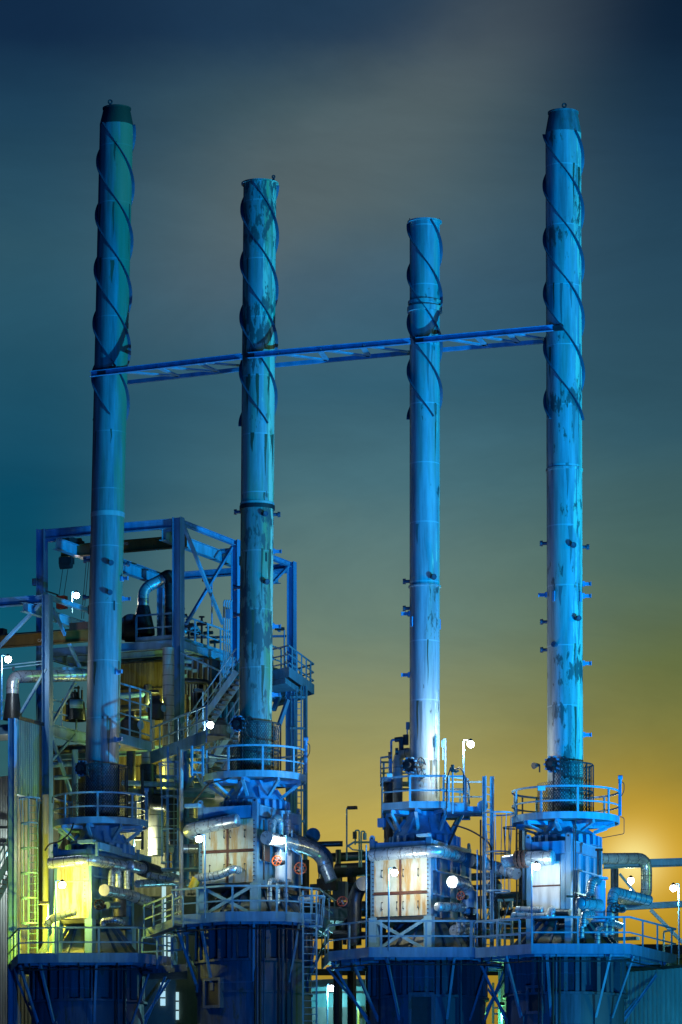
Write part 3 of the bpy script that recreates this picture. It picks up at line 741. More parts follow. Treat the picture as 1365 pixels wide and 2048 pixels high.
# ---------------------------------------------------------------- casings (boxes over the furnaces)
BLAB = ['small furnace casing with a floodlit yellow door face', 'large furnace casing with rust-streaked cream door panels and red-brown flange, higher than the rest',
        'furnace casing with brightly lit white and amber door panels, below the shortest stack', 'furnace casing with lifting eyes and two plain pale blue panels, below the flaking stack']
def door(t, c, w, hgt, handles, mat='door'):
    o = M().box(c, w, .05, hgt, A, B).build('door_panel', mat, t)
    for hx in handles:
        q = c + A*hx - B*.025
        m = M().tube([q - Zu*.14, q - Zu*.14 - B*.09, q + Zu*.14 - B*.09, q + Zu*.14], .022, 6)
        m.build('handle', 'dark', o)
    # lap seam and hinge pads
    return o
def bolts(m, p, q, n, r=.022, out=.03):
    for k in range(n):
        c = p.lerp(q, (k+.5)/n); m.tube([c, c - B*out], r, 6)
def build_box(i):
    h = HT[i]; C = h['C']; La, Lb, zr, zb, zd = h['La'], h['Lb'], h['zr'], h['zb'], h['zd']
    t = thing('furnace_casing', BLAB[i], 'furnace casing', C + Zu*zb, 'furnace casings')
    def at(a, b, z): q = C + A*a + B*b; return V((q.x, q.y, z))
    # body set back from the frame
    M().box(at(-La/2, Lb/2, (zr+zb)/2 - .06), La-.26, Lb-.26, zr-zb-.12).build('casing_wall', 'box', t)
    for (a, b) in ((-.11, .11), (-La+.11, .11), (-.11, Lb-.11), (-La+.11, Lb-.11)):
        M().box(at(a, b, (zr+zb)/2 + .03), .22, .22, zr-zb+.06).build('corner_post', 'box', t)
        M().box(at(a, b, (zb+zd)/2), .34 if i != 3 else .26, .34 if i != 3 else .26, zb-zd-.004).build('support_leg', 'steel', t)
    M().box(at(-La/2, .10, zr-.27), La-.45, .24, .50).build('roof_beam', 'blue', t)
    M().box(at(-.10, Lb/2, zr-.22), .24, Lb-.45, .40).build('roof_beam', 'box', t)
    M().box(at(-La/2, Lb/2, zr-.03), La-.24, Lb-.24, .05).build('roof_plate', 'box', t)
    M().bar(at(.01, .2, zr-.02), at(.01, Lb-.2, zr-.02), .09, .06).build('top_angle', 'steel', t)
    # door face
    zt2, zb2 = zr-.56, zb+.04; dw = La-.30; y0 = .0
    if i in (1, 2):
        zm = zat(1700 if i == 1 else 1784, C.y)
        w2 = dw/2 - .05
        for sx_ in (-1, 1):
            cx = -La/2 + sx_*(dw/4+.012)
            for z0, z1 in ((zm+.07, zt2), (zb2, zm-.07)):
                door(t, at(cx, .02, (z0+z1)/2), w2, z1-z0, (sx_*(-w2/2+.10), sx_*(w2/2-.36)))
        m = M().box(at(-La/2, -.005, zm), dw, .10, .11); bolts(m, at(-La/2-dw/2, -.055, zm), at(-La/2+dw/2, -.055, zm), 26); m.build('bolted_flange', 'rust', t)
        m = M().box(at(-La/2, -.003, (zt2+zb2)/2), .09, .08, zt2-zb2-.005); bolts(m, at(-La/2, -.043, zb2), at(-La/2, -.043, zt2), 24); m.build('bolted_flange', 'rust', t)
    elif i == 0:
        zm = zat(1762, C.y)
        for z0, z1 in ((zm+.03, zt2), (zb2, zm-.03)): door(t, at(-La/2, .02, (z0+z1)/2), dw, z1-z0, ())
        m = M().box(at(-La/2, -.005, zm), dw, .07, .055); m.build('bolted_flange', 'clad', t)
        m = M(); bolts(m, at(-.30, -.01, zb2), at(-.30, -.01, zt2), 13); m.build('bolt_row', 'dark', t)
    else:
        zm = zat(1770, C.y)
        for z0, z1 in ((zm+.03, zt2-.25), (zb2, zm-.03)): door(t, at(-La/2-.12, .02, (z0+z1)/2), dw-.35, z1-z0, (), 'white')
        m = M().box(at(-La/2-.12, -.005, zm), dw-.35, .07, .055); bolts(m, at(-La+.2, -.04, zm), at(-.5, -.04, zm), 9); m.build('bolted_flange', 'rust', t)
        M().box(at(-.32, .02, (zt2+zb2)/2), .18, .10, zt2-zb2).build('side_frame', 'box', t)
    if i in (1, 2):   # bolts round the door edge
        m = M()
        for xx in (-La/2-dw/2-.03, -La/2+dw/2+.03): bolts(m, at(xx, .0, zb2), at(xx, .0, zt2), 15, .026, .05)
        m.build('bolt_row', 'dark', t)
    # stiffeners on the receding wall
    for k in range(1, 4): M().box(at(-.075, Lb*k/4, (zr-.44+zb)/2), .10, .09, zr-zb-.46).build('stiffener', 'box', t)
    for zz in (zb + (zr-zb)*.30, zb + (zr-zb)*.62): M().box(at(-.06, Lb/2, zz), .13, Lb-.45, .06).build('stiffener', 'steel', t)
    M().box(at(-La/2, Lb/2, zb-.08), La-.02, Lb-.02, .16).build('bottom_plate', 'dark', t)
    for (a, b, big) in ((-.08, -.0, 1), (-La+.08, 0, 1), (-.06, Lb-.1, 1)):
        q = at(a, b, zr); m = M(); ax = A if b < 1 else B
        prof = [(-.11, -.5), (.11, -.5), (.11, .18)] + [(.11*math.cos(x), .18+.11*math.sin(x)) for x in (.5, 1.05, 1.57, 2.1, 2.65)] + [(-.11, .18)]
        nn = B if b < 1 else A
        m.extrude(prof, q - nn*.04, q + nn*.02, Zu); m.build('lifting_eye', 'box', t)
        e = q + Zu*.17 - (nn*.041 if b < 1 else nn*-.021)
        M().tube([e, e - nn*(.008 if b < 1 else -.008)], .045, 10).build('eye_hole', 'black', t)
    # X brace between the legs of the door side
    if i in (1, 2):
        M().bar(at(-.25, .0, zd+.15), at(-La+.25, .0, zb-.15), .13, .04, B).build('cross_brace', 'steel', t)
        M().bar(at(-.25, -.06, zb-.15), at(-La+.25, -.06, zd+.15), .13, .04, B).build('cross_brace', 'steel', t)
    # hopper up to the stack with the finned flange round its foot
    s = ST[i]; ctr = s['ctr']; zc = h['zc']; r = s['R']
    M().lathe([(zr-.02, 1.30), (zr+.12, 1.30), (zr+.40, 1.26), (zc-.45, r+.16), (zc-.1, r+.12)], None, 40, ctr).build('hopper', 'blue' if i < 3 else 'box', t)
    m = M()
    for k in range(26):
        a = k*2*PI/26; d = V((math.cos(a), math.sin(a), 0)); q = ctr(zr+.17) + d*1.38
        m.box(q, .16, .16, .36, d.cross(Zu), d)
    m.build('fin_ring', 'blue', t)
    for k in range(8):
        a = k*PI/4 + .2; d = V((math.cos(a), math.sin(a), 0))
        M().bar(ctr(zr+.4) + d*1.25, ctr(zc-.4) + d*(r+.19), .05, .16, d).build('hopper_rib', 'blue', t)
    return t
casings = [build_box(i) for i in range(4)]

# ---------------------------------------------------------------- stack platforms
CLAB = ['round platform at the foot of the left stack, in shadow', 'round platform at the foot of the blotchy stack, the highest of the round ones',
        'angular platform at the foot of the shortest stack, with a ladder cage to its right', 'round platform at the foot of the flaking right-hand stack']
def build_cplat(i):
    h = HT[i]; s = ST[i]; c = h['cc']; zc = h['zc']; Rc = h['cR']
    t = thing('stack_platform', CLAB[i], 'platform', V((c.x, c.y, zc)), 'platforms at the feet of the stacks')
    if i != 2:
        poly = [V((c.x + Rc*math.cos(k*2*PI/40), c.y + Rc*math.sin(k*2*PI/40), zc)) for k in range(40)]
        poly2 = poly[::1]
    else:
        poly = [V((c.x+x, c.y+y, zc)) for x, y in ((-1.72,2.2),(-1.72,-1.3),(-.64,-2.05),(.80,-2.05),(1.72,-1.0),(1.9,2.2))]; poly2 = poly
    M().prism([p + (V((c.x, c.y, zc))-p)*.015 for p in poly], zc-.06, zc).build('deck', 'grate', t)
    railing(t, poly, 1.15, 1.55, True, 'steel', (.5,), (-.13, .14), 'steel')
    for k in range(8):
        a = k*PI/4 + R(22.5) + .15; d = V((math.cos(a), math.sin(a), 0))
        e = V((c.x, c.y, zc-.2)) + d*(Rc*(.93 if i != 2 else .80)); q = s['ctr'](h['zr']+.55) + d*1.16
        M().bar(e, q, .12, .10, d).build('knee_strut', 'steel', t)
        M().bar(V((c.x, c.y, zc-.14)) + d*(s['R']+.16), e + Zu*.06, .08, .14).build('deck_beam', 'blue', t)
    return t
cplats = [build_cplat(i) for i in range(4)]

GLAB = {0: 'dark expanded-metal guard round the foot of the left stack', 1: 'dark expanded-metal guard round the foot of the blotchy stack', 3: 'dark expanded-metal guard round the foot of the flaking right-hand stack'}
for i, (r_, y0, gx) in {0: (1.10, 1535, 0), 1: (1.03, 1450, 0), 3: (1.07, 1531, 0)}.items():
    h = HT[i]; s = ST[i]; z1 = zat(y0, s['Y']); z0 = h['zc'] + .02; c = s['ctr'](z0)
    t = thing('mesh_guard', GLAB[i], 'guard', c, 'mesh guards at the feet of the stacks')
    M().lathe([(z0, r_), (z1, r_)], c, 48, a0=R(-118), a1=R(62)).build('mesh_sheet', 'mesh', t)
    M().lathe([(z0, r_+.06), (z1-.75, r_+.06)], c, 48, a0=R(-236), a1=R(-118)).build('mesh_sheet', 'mesh', t)
    for zz in (z0+.05, (z0+z1)/2, z1):
        m = M().lathe([(zz-.03, r_+.003), (zz-.03, r_+.03), (zz+.03, r_+.03), (zz+.03, r_+.003), (zz-.03, r_+.003)], c, 48, a0=R(-118), a1=R(62)); m.build('guard_hoop', 'dark', t)
    for a in (-118, -82, -45, -8, 28, 62):
        d = V((math.cos(R(a)), math.sin(R(a)), 0)); q = c + d*(r_+.045)
        M().bar(V((q.x, q.y, z0)), V((q.x, q.y, z1)), .05, .05, d).build('guard_post', 'dark', t)

def actuator(i, px, py, label, wheel=None):
    s = ST[i]; p, n = on_stack(s, px, py); t = thing('damper_drive', label, 'valve drive', p, 'damper drives on the stacks')
    n = V((-.45, -.89, 0)).normalized(); p = p + n*.25; sd = n.cross(Zu).normalized()
    M().tube([p - n*.35, p + n*.12], .30, 16).build('gear_housing', 'dark', t)
    m = M()
    for k in range(10):
        a = k*2*PI/10; c = p + (sd*math.cos(a) + Zu*math.sin(a))*.30; m.tube([c - n*.1, c + n*.16], .045, 7)
    m.build('drive_lobes', 'blue', t)
    M().tube([p + n*.12, p + n*.28], .12, 10).build('shaft_cover', 'dark', t)
    w = p + sd*(-.55) - Zu*.15 + n*.1
    ring_ = [w + (n*math.cos(k*2*PI/20) + Zu*math.sin(k*2*PI/20))*.42 for k in range(21)]
    m = M().tube(ring_, .025, 6, caps=False)
    for k in range(4):
        a = k*PI/4; dd = (n*math.cos(a) + Zu*math.sin(a))*.41; m.tube([w - dd, w + dd], .016, 5)
    m.build('handwheel', 'black', t)
    M().tube([w, p - n*.1], .03, 6).build('wheel_shaft', 'dark', t)
actuator(0, 172, 1540, 'dark damper drive with handwheel at the foot of the left stack')
actuator(1, 484, 1452, 'dark damper drive with handwheel at the foot of the blotchy stack')
actuator(2, 826, 1535, 'dark damper drive with handwheel at the foot of the shortest stack')
actuator(3, 1110, 1534, 'dark damper drive with handwheel at the foot of the flaking right-hand stack')
# ================================================================ PIPEWORK ON THE CASINGS
def L_(i, px, py, off):  # point on the door-side plane of casing i, `off` metres in front of it
    return wall(px, py, HT[i]['C'] - B*off, A)
def R_(i, px, py, off):  # point on the receding side, `off` metres out from it
    return wall(px, py, HT[i]['C'] + A*off, B)
def endcap(t, p, d, r, mat='pipe'):
    pts, rads = dome(p, d.normalized(), r, .3); M().tube(pts, r, 18, rads=rads).build('end_cap', mat, t)
def disc(t, p, d, r, mat='pipe'):
    d = d.normalized(); M().tube([p, p + d*.03], r+.012, 20).build('end_plate', mat, t)
def handwheel(label, p, n, r, mat='orange', valve=True):
    t = thing('handwheel_valve', label, 'valve', p, 'handwheel valves')
    n = n.normalized(); u = (Zu - n*Zu.dot(n)).normalized(); v = n.cross(u)
    m = M().tube([p + (u*math.cos(k*2*PI/24) + v*math.sin(k*2*PI/24))*r for k in range(25)], r*.11, 6, caps=False); m.build('wheel_rim', mat, t)
    m = M()
    for k in range(3):
        a = k*PI/3; d = (u*math.cos(a) + v*math.sin(a))*r; m.tube([p - d, p + d], r*.07, 5)
    m.build('wheel_spokes', mat, t)
    M().tube([p + n*.05, p - n*r*1.6], r*.12, 6).build('spindle', 'steel', t)
    if valve:
        q = p - n*r*1.9; M().tube([q + n*.12, q - n*.1], r*.55, 10).tube([q - v*r*.9, q + v*r*.9], r*.45, 10).build('valve_body', 'darkpipe', t)
    return t

# --- second furnace (large casing) : crops put the header just under the roof beam
p0, p1 = L_(1, 372, 1661, .38), L_(1, 475, 1641, .38)
t = pipe('header_pipe', 'thick bright header pipe across the top of the cream panels, capped at its right end', 'pipe', [p0 + B*1.2 - Zu*.1, p0, p1], .27, bend=.5, bands=.62); endcap(t, p1, p1-p0, .27)
q = [L_(1, 386, 1770, .5) - Zu*.1, L_(1, 392, 1757, .5), L_(1, 440, 1751, .5), L_(1, 466, 1738, .5), L_(1, 478, 1741, .1)]
t = pipe('rising_pipe', 'jacketed pipe climbing across the lower cream panels with a yellow end', 'pipe', q, .17, bend=.35, bands=.22)
M().tube([q[0] - Zu*.05 - A*.02, q[1] + A*.05 + Zu*.005], .19, 14).build('painted_end', 'yellow', t)
# right side cluster
a = [R_(1, 541, 1690, .55), R_(1, 547, 1637, .55), R_(1, 561, 1637, .55), R_(1, 561, 1720, .55)]
pipe('riser_pipe', 'shiny hairpin pipe beside the large casing, under the two roof valves', 'pipe', a, .155, bend=.30, bands=.7)
pipe('riser_pipe', 'straight shiny pipe just right of the shiny hairpin', 'pipe', [R_(1, 575, 1640, .55), R_(1, 575, 1712, .55)], .14, bands=.6)
t = pipe('lagged_pipe', 'cloth-lagged lower leg below the shiny hairpin', 'pipe', [R_(1, 561, 1706, .56), R_(1, 561, 1768, .56)], .23, 'white', bands=0)
t = pipe('lagged_pipe', 'cloth-lagged lower leg below the straight shiny pipe', 'pipe', [R_(1, 576, 1708, .52), R_(1, 576, 1768, .52)], .18, 'white', bands=0)
e = R_(1, 534, 1676, .95); bd = B
t = pipe('collector_pipe', 'fat pipe running back along the large casing, its round end plate facing out', 'pipe', [e, e + B*3.6, e + B*4.9 + A*.2 - Zu*.25, e + B*5.0 + A*.6 - Zu*1.3], .265, 'pipe', bend=.7, bands=.8); disc(t, e, -B, .265)
t = pipe('transfer_duct', 'big dark elbow duct dropping behind the large casing', 'duct', [R_(1, 582, 1682, .75), R_(1, 628, 1699, .75), R_(1, 650, 1712, 1.1) , R_(1, 652, 1742, 1.3)], .34, 'dullpipe', bend=.8, bands=.9)
handwheel('orange handwheel on the lagged pipe left of the straight pipe', R_(1, 554, 1722, 1.1), V((-.35, -.9, .1)), .20)
handwheel('dull orange handwheel at the far end of the large casing', R_(1, 601, 1737, .9), V((-.1, -1, .1)), .24)
for k, (x, l) in enumerate(((564, 'left of the two small roof valves above the shiny pipes'), (576, 'right of the two small roof valves above the shiny pipes'))):
    p = R_(1, x, 1634, .55); t = thing('roof_valve', 'capped ' + l, 'valve', p)
    M().tube([p - Zu*.1, p + Zu*.12], .05, 8).build('stem', 'steel', t); M().tube([p + Zu*.12, p + Zu*.17], .13, 12).tube([p + Zu*.19, p + Zu*.24], .13, 12).build('flange', 'steel', t)
M().box(R_(1, 533, 1705, .12), .08, .55, .75).build('x', 'rust') and None
o = bpy.data.objects['x']; o.name = 'terminal_box'; tag(o, 'rusty square box on the side of the large casing below the round end plate', 'box')
for k, (x, y) in enumerate(((540, 1760), (556, 1764), (572, 1762))):
    p = R_(1, x, y, .7)
    t = pipe('drain_elbow', ['first', 'middle', 'last'][k] + ' of three small shiny elbows at the deck of the large casing', 'pipe', [p + B*.5, p, p - Zu*.9], .10, bend=.22, bands=.2)
# disc at far end
p = R_(1, 627, 1672, .2); t = pipe('far_nozzle', 'round capped nozzle at the far corner of the large casing', 'pipe', [p, p - B*.02 - A*0 + V((.0,-.3,0))], .30, 'dullpipe', bands=0)

# --- third furnace
p0, p1, p2 = L_(2, 742, 1711, .36), L_(2, 862, 1703, .36), R_(2, 948, 1722, .36)
t = pipe('header_pipe', 'bright header pipe over the white and amber panels, bending back round the corner', 'pipe', [p0, p1 + A*.3, p2], .24, bend=.5, bands=.55); endcap(t, p0, p0-p1, .24)
t = pipe('header_pipe', 'short fat pipe end beyond the corner of the third casing', 'pipe', [R_(2, 938, 1721, .7), R_(2, 968, 1728, .7)], .30, 'dullpipe', bands=.5)
e = R_(2, 906, 1764, .75); 
t = pipe('collector_pipe', 'blue-lit pipe bending down beside the third casing, bright round end plate', 'pipe', [e, e + B*1.3, e + B*1.75 - Zu*.2, e + B*1.75 - Zu*1.2 + A*.02, e + B*1.5 - Zu*1.75, e + B*.2 - Zu*1.95], .24, bend=.45, bands=.5); disc(t, e, -B, .24)
M().tube([e + B*1.75 - Zu*.22, e + B*1.75 - Zu*1.16], .30, 16).build('lagging', 'blue', t)
pa = R_(2, 876, 1814, .55); pb = R_(2, 926, 1816, .75)
t = pipe('side_pipe', 'short capped horizontal pipe low on the third casing with a white tag', 'pipe', [pa, pa.lerp(pb, .5), pb], .18, 'pipe', bands=.6); endcap(t, pa, pa-pb, .18)
M().box(pa.lerp(pb, .3) - V((0, .185, -.02)), .28, .02, .10, (pb-pa).normalized(), V((0,-1,0))).build('tag', 'white', t)
for k, (x, y) in enumerate(((918, 1838), (928, 1842))):
    p = R_(2, x, y, .9); pipe('drain_elbow', ['left', 'right'][k] + ' of two small shiny elbows at the deck of the third casing', 'pipe', [p + B*.6, p, p - Zu*.55], .10, bend=.2, bands=.2)
handwheel('small red handwheel behind the bright round end plate', R_(2, 922, 1792, .8), V((-.5, -.8, .1)), .17, 'red')
# blue dome and red handwheel left of it
e = wall(727, 1769, HT[2]['C'] - A*3.1, B)
t = pipe('capped_pipe', 'dark upright pipe with a domed blue face left of the third casing', 'pipe', [e - V((0, .25, 0)), e + V((-.1, .45, 0)), e + V((-.35, .6, -.5)), e + V((-.35, .6, -2.4))], .29, 'darkpipe', bend=.45, bands=0)
handwheel('dark red handwheel left of the third casing', e + V((-.85, -.3, -.72)), V((-.2, -1, .3)), .2, 'red')

# --- left furnace
p0, p1, p2 = L_(0, 100, 1727, .34), L_(0, 172, 1720, .34), R_(0, 246, 1733, .34)
t = pipe('header_pipe', 'yellow-lit header pipe over the yellow door face, bending back at the corner', 'pipe', [p0, p1 + A*.25, p2], .235, bend=.45, bands=.5); endcap(t, p0, p0-p1, .235)
q0, q1, q2 = R_(0, 258, 1733, .55), R_(0, 284, 1737, .55), R_(0, 372, 1768, .45)
t = pipe('transfer_pipe', 'dull jacketed pipe with a domed end running back to the right of the left furnace', 'pipe', [q0, q1, q2], .25, 'pipe', bands=.42); endcap(t, q0, q0-q1, .25)
M().tube([q1, q1.lerp(q2, .32)], .34, 18).build('lagging', 'darkpipe', t)
pipe('transfer_pipe', 'thinner jacketed pipe below the domed pipe', 'pipe', [R_(0, 275, 1768, .6), R_(0, 355, 1764, .9)], .17, bands=.5)
pipe('transfer_pipe', 'white upright pipe end right of the domed pipe', 'pipe', [R_(0, 356, 1752, .5), R_(0, 356, 1832, .5)], .19, 'pipe', bands=.7)
a = [R_(0, 222, 1780, .8), R_(0, 224, 1742, .8), R_(0, 237, 1742, .8), R_(0, 237, 1788, .8)]
pipe('riser_pipe', 'yellow-lit hairpin pipe beside the left casing', 'pipe', a, .135, bend=.25, bands=.55)
pipe('riser_pipe', 'straight blue-lit pipe right of the yellow-lit hairpin', 'pipe', [R_(0, 254, 1742, .8), R_(0, 254, 1790, .8)], .14, bands=.55)
pipe('lagged_pipe', 'dark lagged leg below the yellow-lit hairpin', 'pipe', [R_(0, 240, 1786, .82), R_(0, 240, 1834, .82)], .27, 'dark', bands=0)
e = R_(0, 209, 1781, 1.0)
t = pipe('collector_pipe', 'pipe with a glaring round end plate beside the left casing', 'pipe', [e, e + B*2.4, e + B*3.2 + A*.6 - Zu*.3], .235, 'pipe', bend=.4, bands=.6); disc(t, e, -B, .235, 'white')
handwheel('thin dark handwheel below the glaring end plate', R_(0, 199, 1810, 1.0), V((-.2, -1, .1)), .2, 'rust')
pipe('side_pipe', 'short capped pipe low beside the thin dark handwheel', 'pipe', [R_(0, 214, 1811, .9), R_(0, 235, 1811, .9)], .15, 'dullpipe', bands=0)
p = R_(0, 206, 1846, .9); pipe('drain_elbow', 'ribbed shiny elbow at the deck of the left furnace', 'pipe', [p - Zu*.12, p + Zu*.08, p + A*.55 + Zu*.1, p + A*.75 + Zu*.0 + B*.4], .12, bend=.2, bands=.12)
q = [L_(0, 92, 1852, .5), L_(0, 103, 1838, .5), L_(0, 150, 1824, .5)]
t = pipe('rising_pipe', 'jacketed pipe climbing across the foot of the yellow door face', 'pipe', q, .16, bend=.3, bands=.25); endcap(t, q[2], q[2]-q[1], .16)

# --- right furnace
p0, p1 = L_(3, 1056, 1718, .42), L_(3, 1106, 1716, .42)
t = pipe('header_pipe', 'bright short header over the plain blue panels, capped on the right', 'pipe', [p0, p1], .29, bands=.5); endcap(t, p1, p1-p0, .29)
q0, q1 = L_(3, 1020, 1722, .42), L_(3, 1034, 1720, .42)
t = pipe('header_pipe', 'domed pipe end left of the rusty flange', 'pipe', [L_(3, 1008, 1724, .42), q0, q1], .24, bands=0)
t = thing('pipe_flange', 'rusty red bolted flange joining the domed pipe end to the bright short header', 'flange', q1)
for k in range(3):
    a = q1.lerp(p0, .1 + .36*k); dd = (p0-q1).normalized()
    m = M().tube([a - dd*.05, a + dd*.05], .36, 20)
    for j in range(12):
        w_ = A.cross(Zu); c = a + (w_*math.cos(j*PI/6) + Zu*math.sin(j*PI/6))*.31; m.tube([c - dd*.08, c + dd*.08], .03, 5)
    m.build('flange_ring', 'rust', t)
M().tube([q1, p0], .2, 12).build('neck', 'darkpipe', t)
pipe('transfer_pipe', 'angled shiny pipe passing behind the ladder cage of the third furnace', 'pipe', [L_(3, 985, 1733, -1.5), L_(3, 1034, 1748, -.6)], .24, 'pipe', bands=.55)
for k, (x0, x1, y, r_, l) in enumerate(((1034, 1086, 1820, .14, 'upper'), (1026, 1098, 1831, .13, 'lower'))):
    a, b = L_(3, x0, y, .55), L_(3, x1, y+1, .55)
    t = pipe('side_pipe', l + ' of two short shiny pipes at the foot of the plain blue panels', 'pipe', [a, b], r_, bands=.4); endcap(t, a, a-b, r_); endcap(t, b, b-a, r_)
p = L_(3, 1104, 1824, .5); t = tag(M().lathe([(p.z-.24, .02), (p.z-.2, .14), (p.z, .19), (p.z+.14, .14), (p.z+.2, .02)], p, 16).build('round_valve', 'pipe'), 'shiny round valve bulb beside the two short shiny pipes', 'valve')
p = L_(3, 1104, 1826, .3); pipe('side_pipe', 'dark pipe right of the shiny round valve bulb', 'pipe', [L_(3, 1110, 1826, .4), L_(3, 1140, 1826, .4)], .14, 'darkpipe', bands=0)
# valve manifold on the right side of the right furnace
v0 = R_(3, 1200, 1800, 1.0)
t = tag(M().tube([v0 + Zu*.75, v0 - Zu*.75], .24, 14).tube([v0 + Zu*.80, v0 + Zu*.88], .34, 14).tube([v0 - Zu*.80, v0 - Zu*.88], .34, 14).tube([v0 + Zu*.3 - A*.5, v0 + Zu*.3], .2, 12).build('valve_manifold', 'blue'), 'dark blue upright valve body in the pipe cluster of the right furnace', 'valve')
pipe('riser_pipe', 'shiny segmented hairpin on top of the dark blue valve body', 'pipe', [R_(3, 1181, 1788, 1.0), R_(3, 1184, 1763, 1.0), R_(3, 1200, 1763, 1.0), v0 + Zu*.8], .17, bend=.36, bands=.1)
pipe('upright_pipe', 'black upright pipe above the segmented hairpin', 'pipe', [R_(3, 1199, 1700, .9), R_(3, 1199, 1750, .9)], .09, 'darkpipe', bands=0, flange=[(1.7, .95), (1.7, .8)])
e = R_(3, 1163, 1806, 1.1); t = pipe('collector_pipe', 'large shiny pipe end low left in the pipe cluster of the right furnace', 'pipe', [e, e + B*1.2 + A*.3], .24, bands=.5); endcap(t, e, -B, .24)
pipe('side_pipe', 'thin horizontal pipe across the corner of the right casing', 'pipe', [R_(3, 1135, 1793, .8), R_(3, 1190, 1796, .8)], .045, 'rust', bands=0)
pipe('transfer_pipe', 'jacketed pipe leaving the cluster to the right with many hoops', 'pipe', [R_(3, 1225, 1810, 1.1), R_(3, 1227, 1783, 1.1), R_(3, 1245, 1788, 1.2), R_(3, 1300, 1802, 1.9)], .21, 'pipe', bend=.3, bands=.28)
for k, (x, y, x2, y2, r_, l) in enumerate(((1168, 1828, 1186, 1828, .12, 'short flat shiny pipe'), (1222, 1815, 1246, 1818, .17, 'hooped short shiny pipe with wheel'), (1222, 1845, 1240, 1852, .16, 'lowest hooped shiny pipe'))):
    a, b = R_(3, x, y, 1.35), R_(3, x2, y2, 1.35)
    t = pipe('branch_pipe', l + ' in the pipe cluster of the right furnace', 'pipe', [a - Zu*.5, a, b], r_, bend=.2, bands=.2); endcap(t, b, b-a, r_)
for k, (x, y) in enumerate(((1164, 1848), (1196, 1862), (1212, 1846))):
    p = R_(3, x, y, 1.2); pipe('drain_elbow', ['left', 'middle', 'right'][k] + ' shiny drain elbow at the deck of the right furnace', 'pipe', [p + B*.5 + Zu*.1, p + Zu*.1, p - Zu*.55], .11, bend=.22, bands=.16)
handwheel('dark handwheel on the hooped short pipe of the right furnace', R_(3, 1232, 1816, 1.65), V((-.5, -.8, .1)), .2, 'black')
handwheel('small dark handwheel between pipe end and blue valve body', R_(3, 1176, 1795, 1.4), V((-.8, -.5, .1)), .13, 'dark')
t = pipe('transfer_duct', 'square-turned jacketed duct looping in front of the yellow glow', 'duct', [P(1200, 1718, 170), P(1294, 1717, 172), P(1294, 1802, 172), P(1245, 1798, 171)], .235, 'pipe', bend=.55, bands=.62)

# ================================================================ LAMPS
lamp_post('lamp post in front of the rust-streaked cream panels, lit white', P(410, 1836, 165.2), 3.3, 120, (.88, 1, .62), off=V((-.15, -.1, .1)), head=V((-.16, -.05, 0)))
lamp_post('lamp post in front of the shiny hairpin pipe, lit white', P(573, 1828, 165.0), 3.1, 120, (.85, 1, .95), off=V((.0, -.1, .1)), head=V((-.12, .05, 0)))
lamp_post('lamp post in front of the white and amber panels, lit white', P(778, 1903, 162.4), 3.25, 190, (1, .96, .78), off=V((.2, -.1, .1)), head=V((.15, -.05, 0)))
lamp_post('lamp post in front of the plain blue panels, lit white', P(1064, 1893, 160.7), 3.25, 60, (.8, 1, .95), off=V((.1, -.1, .1)), head=V((.1, -.05, 0)))
lamp_post('lamp post by the yellow door face of the left furnace, glaring yellow-white', P(111, 1910, 168.5), 3.0, 420, (1, .88, .10), off=V((.15, .1, .0)), head=V((.22, -.05, 0)))
lamp_post('lamp post by the ladder cage of the shortest stack, star-bright against the sky', P(928, 1622, 164.4), 2.8, 420, (.95, 1, .95), off=V((-.35, -.1, .15)), head=V((.22, -.05, 0)))
lamp_post('lamp post at the foot of the stair left of the blotchy stack, lit white', P(409, 1492, 172.0), 1.0, 160, (1, .95, .7), off=V((.2, -.2, .2)), head=V((.18, -.05, 0)))
lamp_post('lamp post standing far back under the crane hook, lit warm', P(144, 1226, 192.0), .95, 140, (1, .9, .7), head=V((.14, -.05, 0)))
lamp_post('lamp post at the left margin under the lower crane beam, lit white', P(3, 1440, 174.0), 2.7, 140, (.9, .95, 1), head=V((.22, -.05, 0)))
lamp_post('lamp post low between the second and third furnaces, cool white', P(655, 2055, 180.0), 1.85, 420, (.25, .85, .95), head=V((.1, -.05, 0)), cool=True)
lamp_post('lamp post at the right margin before the yellow sky, lit warm', P(1359, 1935, 167.0), 3.35, 420, (.55, .95, .9), head=V((-.16, -.05, 0)))
lamp_post('tall unlit lamp post rising from the pipe rack against the amber sky', P(694, 1722, 174.0), 2.2, 0, lit=False, head=V((.16, -.05, 0)))
lamp_post('unlit lamp post on the corner platform right of the blotchy stack', P(569, 1345, 188.0), 1.95, 0, lit=False, head=V((-.13, -.05, 0)))
lamp_post('unlit lamp post inside the crossed braces of the crane frame', P(424, 1250, 183.0), 1.95, 0, lit=False, head=V((-.13, -.05, 0)))
lamp_post('unlit lamp post in front of the stair, above the lit one', P(406, 1450, 173.0), 1.4, 0, lit=False, head=V((-.12, -.05, 0)))
